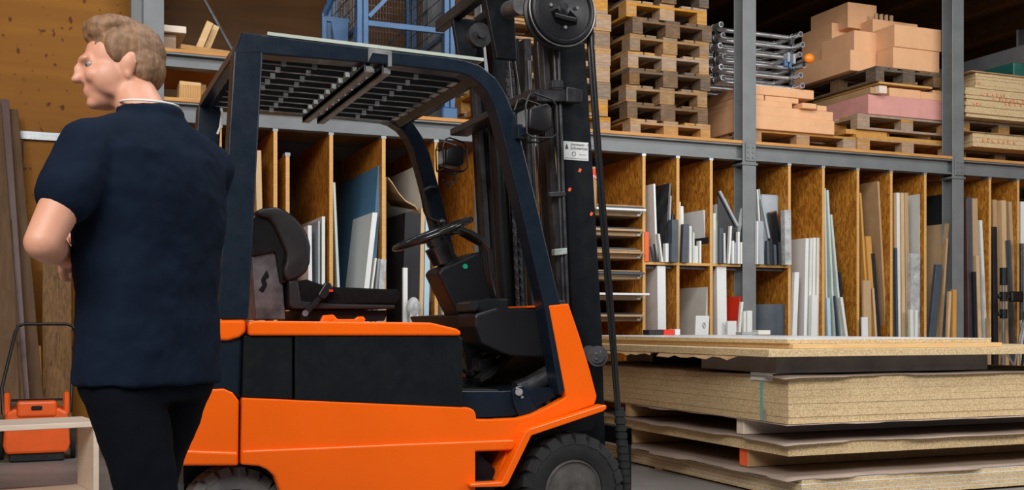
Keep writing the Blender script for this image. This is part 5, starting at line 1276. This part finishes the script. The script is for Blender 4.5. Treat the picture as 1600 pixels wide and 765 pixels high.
MB().cyl(F(815, 8, MY+.08), F(795, 16, MY+.26), .04, n=24).build('roller', M['steel'], fk, smooth=True)
# hose drum
dc = F(876, 18, MY-.10); R3 = .158
dr = MB().lathe([(R3*.97, 0), (R3, .004), (R3, .012), (R3*.93, .018), (R3*.93, .045), (R3, .05), (R3, .062), (R3*.9, .066), (R3*.3, .066)], (dc.x, MY-.12, dc.z), n=64)
dr = dr.build('hose_drum', M['blackplastic'], fk, smooth=True)
MB().lathe([(R3*.93, -.001), (R3*.91, -.010), (R3*.84, -.014), (R3*.80, -.006), (R3*.72, -.010), (R3*.20, -.010), (R3*.14, -.016), (.001, -.018)], (dc.x, MY-.12, dc.z), n=64).build('drum_face', M['blackplastic'], dr, smooth=True)
for k, a in enumerate((math.radians(160), math.radians(-85), math.radians(20))): MB().cyl((dc.x+math.cos(a)*R3*.42, MY-.139, dc.z+math.sin(a)*R3*.42-.01), (dc.x+math.cos(a)*R3*.42, MY-.125, dc.z+math.sin(a)*R3*.42-.01), .008, n=6).build('bolt', M['steel'], dr)
MB().cyl((dc.x, MY-.143, dc.z+.012), (dc.x, MY-.128, dc.z+.012), .017, n=16).build('hub_bolt', M['darksteel'], dr)
m = MB().tube([(dc.x-.045, MY-.134, dc.z-.028), (dc.x-.0, MY-.136, dc.z-.036), (dc.x+.055, MY-.134, dc.z-.040)], .011); m.build('hose_stub', M['gloss'], dr, smooth=True)
m = MB().prism([(dc.x-.06, dc.z-.015), (dc.x-.035, dc.z+.0), (dc.x+.03, dc.z+.0), (dc.x+.065, dc.z-.03), (dc.x+.06, dc.z-.06), (dc.x+.0, dc.z-.072), (dc.x-.04, dc.z-.055)], MY-.1335, MY-.1300); m.build('recess_shade', M['pitshade'], dr)  # raised black plate, its colour stands in for a shaded hollow
m = MB().tube([(dc.x+R3*.975*math.cos(2*math.pi*k/64), MY-.121, dc.z+R3*.975*math.sin(2*math.pi*k/64)) for k in range(64)], .003, 8, True); m.build('worn_rim', M['steel'], dr, smooth=True)
MB().cyl((dc.x, MY-.06, dc.z), (dc.x, MY+.12, dc.z), .04, n=20).build('drum_axle', M['darksteel'], fk, smooth=True)
# hoses running down
for k in range(2):
    y = MY-.10+.028*k; o_ = -5*k
    MB().tube([F(924+o_, 40, y), F(925+o_, 70, y), F(938+o_, 250, y), F(956+o_, 480, y), F(967+o_*.6, 640, y)], .0095, 10).build('lift_hose', M['gloss'], fk, smooth=True)
m = MB()
for i in range(22):
    t = i/21; p = F(968+9*t, 640+120*t, MY-.09); m.cyl((p.x, p.y, p.z-.011), (p.x, p.y, p.z+.011), .026 if i % 2 else .021, n=18)
m.build('hose_sleeve', M['rubber'], fk)
# tilt pin at the side of the mast
m = MB().cyl(F(934, 556, YN+.0), F(934, 556, YN+.12), .045, n=28).cyl(F(934, 556, YN-.012), F(934, 556, YN+.0), .032, n=24).cyl(F(920, 552, YN+.03), F(920, 552, YN+.1), .035, n=24)
p_ = m.build('mast_pivot', M['darksteel'], fk, smooth=True)
m = MB()
for k in range(5): a = 2*math.pi*k/5; q = F(934, 556, YN); m.cyl((q.x+.02*math.cos(a), YN-.018, q.z+.02*math.sin(a)), (q.x+.02*math.cos(a), YN-.01, q.z+.02*math.sin(a)), .005, n=6)
m.build('pivot_bolts', M['steel'], p_)
# carriage and forks (mostly below and behind)
xc = F(968, 700, MY).x
MB().box(xc-.01, xc+.035, MY-.06, YF-.10, .10, .18, .004).box(xc-.01, xc+.035, MY-.06, YF-.10, .42, .50, .004).box(xc-.01, xc+.03, MY-.06, MY+.0, .10, .50, .004).box(xc-.01, xc+.03, YF-.16, YF-.10, .10, .50, .004).build('fork_carriage', M['black_paint'], fk)
m = MB()
for i in range(7): m.cyl((xc+.0, MY-.062, .15+.045*i), (xc+.0, MY-.058, .15+.045*i), .010, n=12)
m.build('carriage_holes', M['ink'], fk)

rl_, rx_, ry_, rz_ = ROLL
text('EN', rx_-.026, rz_-.014, ry_+.0, .042, rl_, 'white')

# ================================================================== the person
PH = Vector((.215, 2.90, 0)); TH = math.radians(38)     # where the person stands, heading (left of straight away)
RT = Matrix.Rotation(TH, 3, 'Z')
def L(x, y, z): v = RT @ Vector((x, y, 0)); return Vector((PH.x+v.x, PH.y+v.y, z))
per = thing('person', 'person in a navy polo shirt and dark trousers seen from behind, looking left', 'person', PH); per.scale = (.955, .955, .955)
def remesh(o, vox, smooth_it=6, disp=None):
    r = o.modifiers.new('r', 'REMESH'); r.mode = 'VOXEL'; r.voxel_size = vox; r.use_smooth_shade = True
    s = o.modifiers.new('s', 'SMOOTH'); s.iterations = smooth_it; s.factor = .5
    if disp:
        t = bpy.data.textures.new(o.name, 'CLOUDS'); t.noise_scale = disp[0]; t.noise_depth = 3
        d = o.modifiers.new('d', 'DISPLACE'); d.texture = t; d.strength = disp[1]; d.mid_level = .5; d.texture_coords = 'LOCAL'
def limb(m, pts, n=18):                    # tapered chain with round joints: [(point, radius)]
    for (a, ra), (b, rb) in zip(pts, pts[1:]):
        m.cyl(a, b, ra, rb, n, True)
    for a, ra in pts: m.ell(a, (ra, ra, ra), n=n)
Rz = lambda a: Matrix.Rotation(a, 3, 'Z')
def torso(m, rings):                       # rings: (x, y, z, rx, ry)
    b = bmesh.new(); n = 32; rr = []
    for (x, y, z, rx, ry) in rings:
        rr.append([b.verts.new(L(x+rx*math.copysign(abs(math.cos(t))**.85, math.cos(t)), y+ry*math.copysign(abs(math.sin(t))**.85, math.sin(t)), z)) for t in [2*math.pi*k/n for k in range(n)]])
    for A, B in zip(rr, rr[1:]):
        for k in range(n): b.faces.new((A[k], A[(k+1)%n], B[(k+1)%n], B[k]))
    b.faces.new(rr[0][::-1]); b.faces.new(rr[-1]); m._add(b)
sh_l = L(-.195, -.01, 1.435); sh_r = L(.195, -.01, 1.435)
el_l = L(-.345, -.03, 1.19); el_r = L(.22, .10, 1.17)
wr_l = L(-.11, .19, 1.18); wr_r = L(.06, .24, 1.20)
m = MB()
torso(m, [(0, 0, .90, .15, .11), (0, 0, 1.0, .15, .105), (0, 0, 1.15, .15, .105), (0, .0, 1.3, .17, .115), (0, -.005, 1.42, .17, .10), (0, -.01, 1.50, .10, .075), (0, -.0, 1.54, .06, .06)])
limb(m, [(L(0, -.01, 1.50), .068), (L(0, .05, 1.60), .058)])
for s_, e_, w_ in ((sh_l, el_l, wr_l), (sh_r, el_r, wr_r)): limb(m, [(s_, .058), (s_.lerp(e_, .45), .052), (e_, .042), (e_.lerp(w_, .3), .043), (w_, .028)])
hipL, hipR = L(-.09, 0, .92), L(.09, 0, .92); knL, knR = L(-.055, -.075, .50), L(.085, .12, .50); anL, anR = L(-.065, -.20, .11), L(.085, .15, .09)
for a, b, c in ((hipL, knL, anL), (hipR, knR, anR)): limb(m, [(a, .092), (b, .055), (b.lerp(c, .3), .056), (c, .036)])
# head, turned further to the left than the body
HY = math.radians(96); RH = Matrix.Rotation(HY, 3, 'Z') ; tilt = Matrix.Rotation(math.radians(-6), 3, 'X')
HC = L(-.01, .095, 1.675)
HR = RH @ tilt
def Hd(x, y, z): return HC + HR @ Vector((x, y, z))
def he(mm, c, r, rx=0): mm.ell(Hd(*c), r, HR @ Matrix.Rotation(rx, 3, 'X'), 24)
he(m, (0, -.012, .025), (.076, .098, .092)); he(m, (0, .03, -.02), (.064, .068, .085)); he(m, (0, .045, -.07), (.042, .045, .038)); he(m, (0, .072, -.088), (.024, .022, .018))
he(m, (0, .088, .022), (.045, .016, .014)); he(m, (0, .098, -.012), (.012, .018, .028), -.35); he(m, (0, .112, -.026), (.015, .014, .012)); he(m, (.032, .078, -.022), (.024, .018, .022)); he(m, (-.032, .078, -.022), (.024, .018, .022))
he(m, (0, .086, -.054), (.024, .014, .007)); he(m, (0, .084, -.066), (.021, .014, .008)); he(m, (.055, .01, -.055), (.016, .05, .03)); he(m, (-.055, .01, -.055), (.016, .05, .03))
limb(m, [(Hd(0, -.02, -.05), .056), (L(0, .01, 1.54), .060)])
for s_ in (-1, 1):
    he(m, (.076*s_, -.008, -.004), (.008, .019, .029), .1); he(m, (.082*s_, -.014, .006), (.006, .016, .022), .1); he(m, (.080*s_, -.004, -.030), (.008, .009, .010))
for s_ in (-1, 1): he(m, (.040*s_, .030, -.030), (.034, .052, .052))
limb(m, [(L(-.06, -.01, 1.49), .05), (sh_l+Vector((0,0,0)), .055)])
# hands closed in front of the body
def hand(m, w_, fwd, side, palm_n):
    f = fwd.normalized(); n_ = palm_n.normalized(); s_ = f.cross(n_).normalized()*side
    limb(m, [(w_, .027), (w_+f*.03, .030)]);
    for k in range(4):
        off = s_*(.030-.020*k); Lf = [.040, .045, .042, .034][k]
        base = w_+f*.085+off; m.cyl(w_+f*.02+off*.6, base, .014, .0125, 12)
        p1 = base+f*Lf*.8+n_*Lf*.35; p2 = p1+f*Lf*.25+n_*Lf*.6; p3 = p2-f*Lf*.25+n_*Lf*.35
        limb(m, [(base, .0105), (p1, .0095), (p2, .0088), (p3, .008)], 12)
    t0 = w_+f*.03+s_*.032; limb(m, [(t0, .014), (t0+f*.03+s_*.022+n_*.008, .012), (t0+f*.055+s_*.022+n_*.02, .010)], 12)
dl = (wr_l-el_l).normalized(); dr_ = (wr_r-el_r).normalized()
hand(m, wr_l+dl*.012, dl, 1, RT @ Vector((0, -1, -.2))); hand(m, wr_r+dr_*.012, dr_, -1, RT @ Vector((0, -1, -.2)))
body_ = m.build('body', M['skin'], per); remesh(body_, .006, 3)
# eyes
for s_ in (-1, 1):
    e = MB().ell(Hd(.030*s_, .078, .006), (.0115, .0115, .0115), n=16).build('eye', M['eye'], per, smooth=True)
    MB().ell(Hd(.031*s_, .087, .006), (.005, .005, .005), n=12).build('iris', M['ink'], e, smooth=True)
# hair
m = MB()
he(m, (0, -.022, .043), (.079, .100, .086)); he(m, (0, .038, .088), (.056, .046, .030), .1); he(m, (0, .01, .108), (.066, .075, .032)); he(m, (0, -.065, -.0), (.070, .052, .065))
for s_ in (-1, 1): he(m, (.066*s_, .008, .045), (.017, .034, .045)); he(m, (.066*s_, -.045, .0), (.018, .03, .05))
h_ = m.build('hair', M['hair'], per); remesh(h_, .005, 2, (.02, .008))
# polo shirt
m = MB()
torso(m, [(0, 0, .845, .205, .145), (0, 0, .95, .198, .142), (0, 0, 1.08, .192, .138), (0, 0, 1.2, .200, .145), (0, -.005, 1.33, .218, .152), (0, -.012, 1.43, .215, .135), (0, -.015, 1.485, .165, .105), (0, -.012, 1.53, .088, .082), (0, -.005, 1.555, .07, .07)])
for s_, e_ in ((sh_l, el_l), (sh_r, el_r)): limb(m, [(s_+Vector((0,0,-.012)), .078), (s_.lerp(e_, .3), .074), (s_.lerp(e_, .52), .072)], 24)
for s_, q_ in ((sh_l, -.07), (sh_r, .07)): limb(m, [(L(q_, -.012, 1.475), .072), (s_+Vector((0, 0, -.012)), .078)], 24)
m.tube([L(.072*math.cos(t), -.004+.074*math.sin(t), 1.552) for t in [2*math.pi*k/32 for k in range(32)]], .016, 10, True)
po = m.build('polo_shirt', M['polo'], per); remesh(po, .008, 5, (.11, .022))
MB().tube([L(.0725*math.cos(t), -.004+.0745*math.sin(t), 1.573+.004*math.sin(t)) for t in [2*math.pi*k/40 for k in range(40)]], .0028, 8, True).build('collar_piping', M['white'], po, smooth=True)
# trousers
m = MB()
torso(m, [(0, 0, .80, .165, .125), (0, 0, .88, .175, .13), (0, 0, .96, .172, .125)])
for a, b, c in ((hipL, knL, anL), (hipR, knR, anR)): limb(m, [(a+Vector((0,0,-.06)), .105), (a.lerp(b, .5), .090), (b, .072), (b.lerp(c, .5), .070), (c+Vector((0,0,.0)), .068)], 24)
tr = m.build('trousers', M['trousers'], per); remesh(tr, .009, 5, (.12, .02))
# shoes
for a, pitch in ((anL, 0), (anR, .0)):
    m = MB(); f = RT @ Vector((0, 1, 0)); g = Vector((a.x, a.y, 0)) if a is anL else Vector((a.x, a.y, 0))
    rt = RT.copy()
    m.ell(g+f*.02+Vector((0,0,.06)), (.045, .07, .058), rt); m.ell(g+f*.12+Vector((0,0,.045)), (.048, .09, .040), rt)
    m.obox(g+f*.06+Vector((0,0,.015)), (.088, .27, .03), (0, 0, TH), .012)
    s_ = m.build('shoe', M['leather'], per); remesh(s_, .007, 2)
for o in bpy.data.objects:
    if '_o' in o: del o['_o']
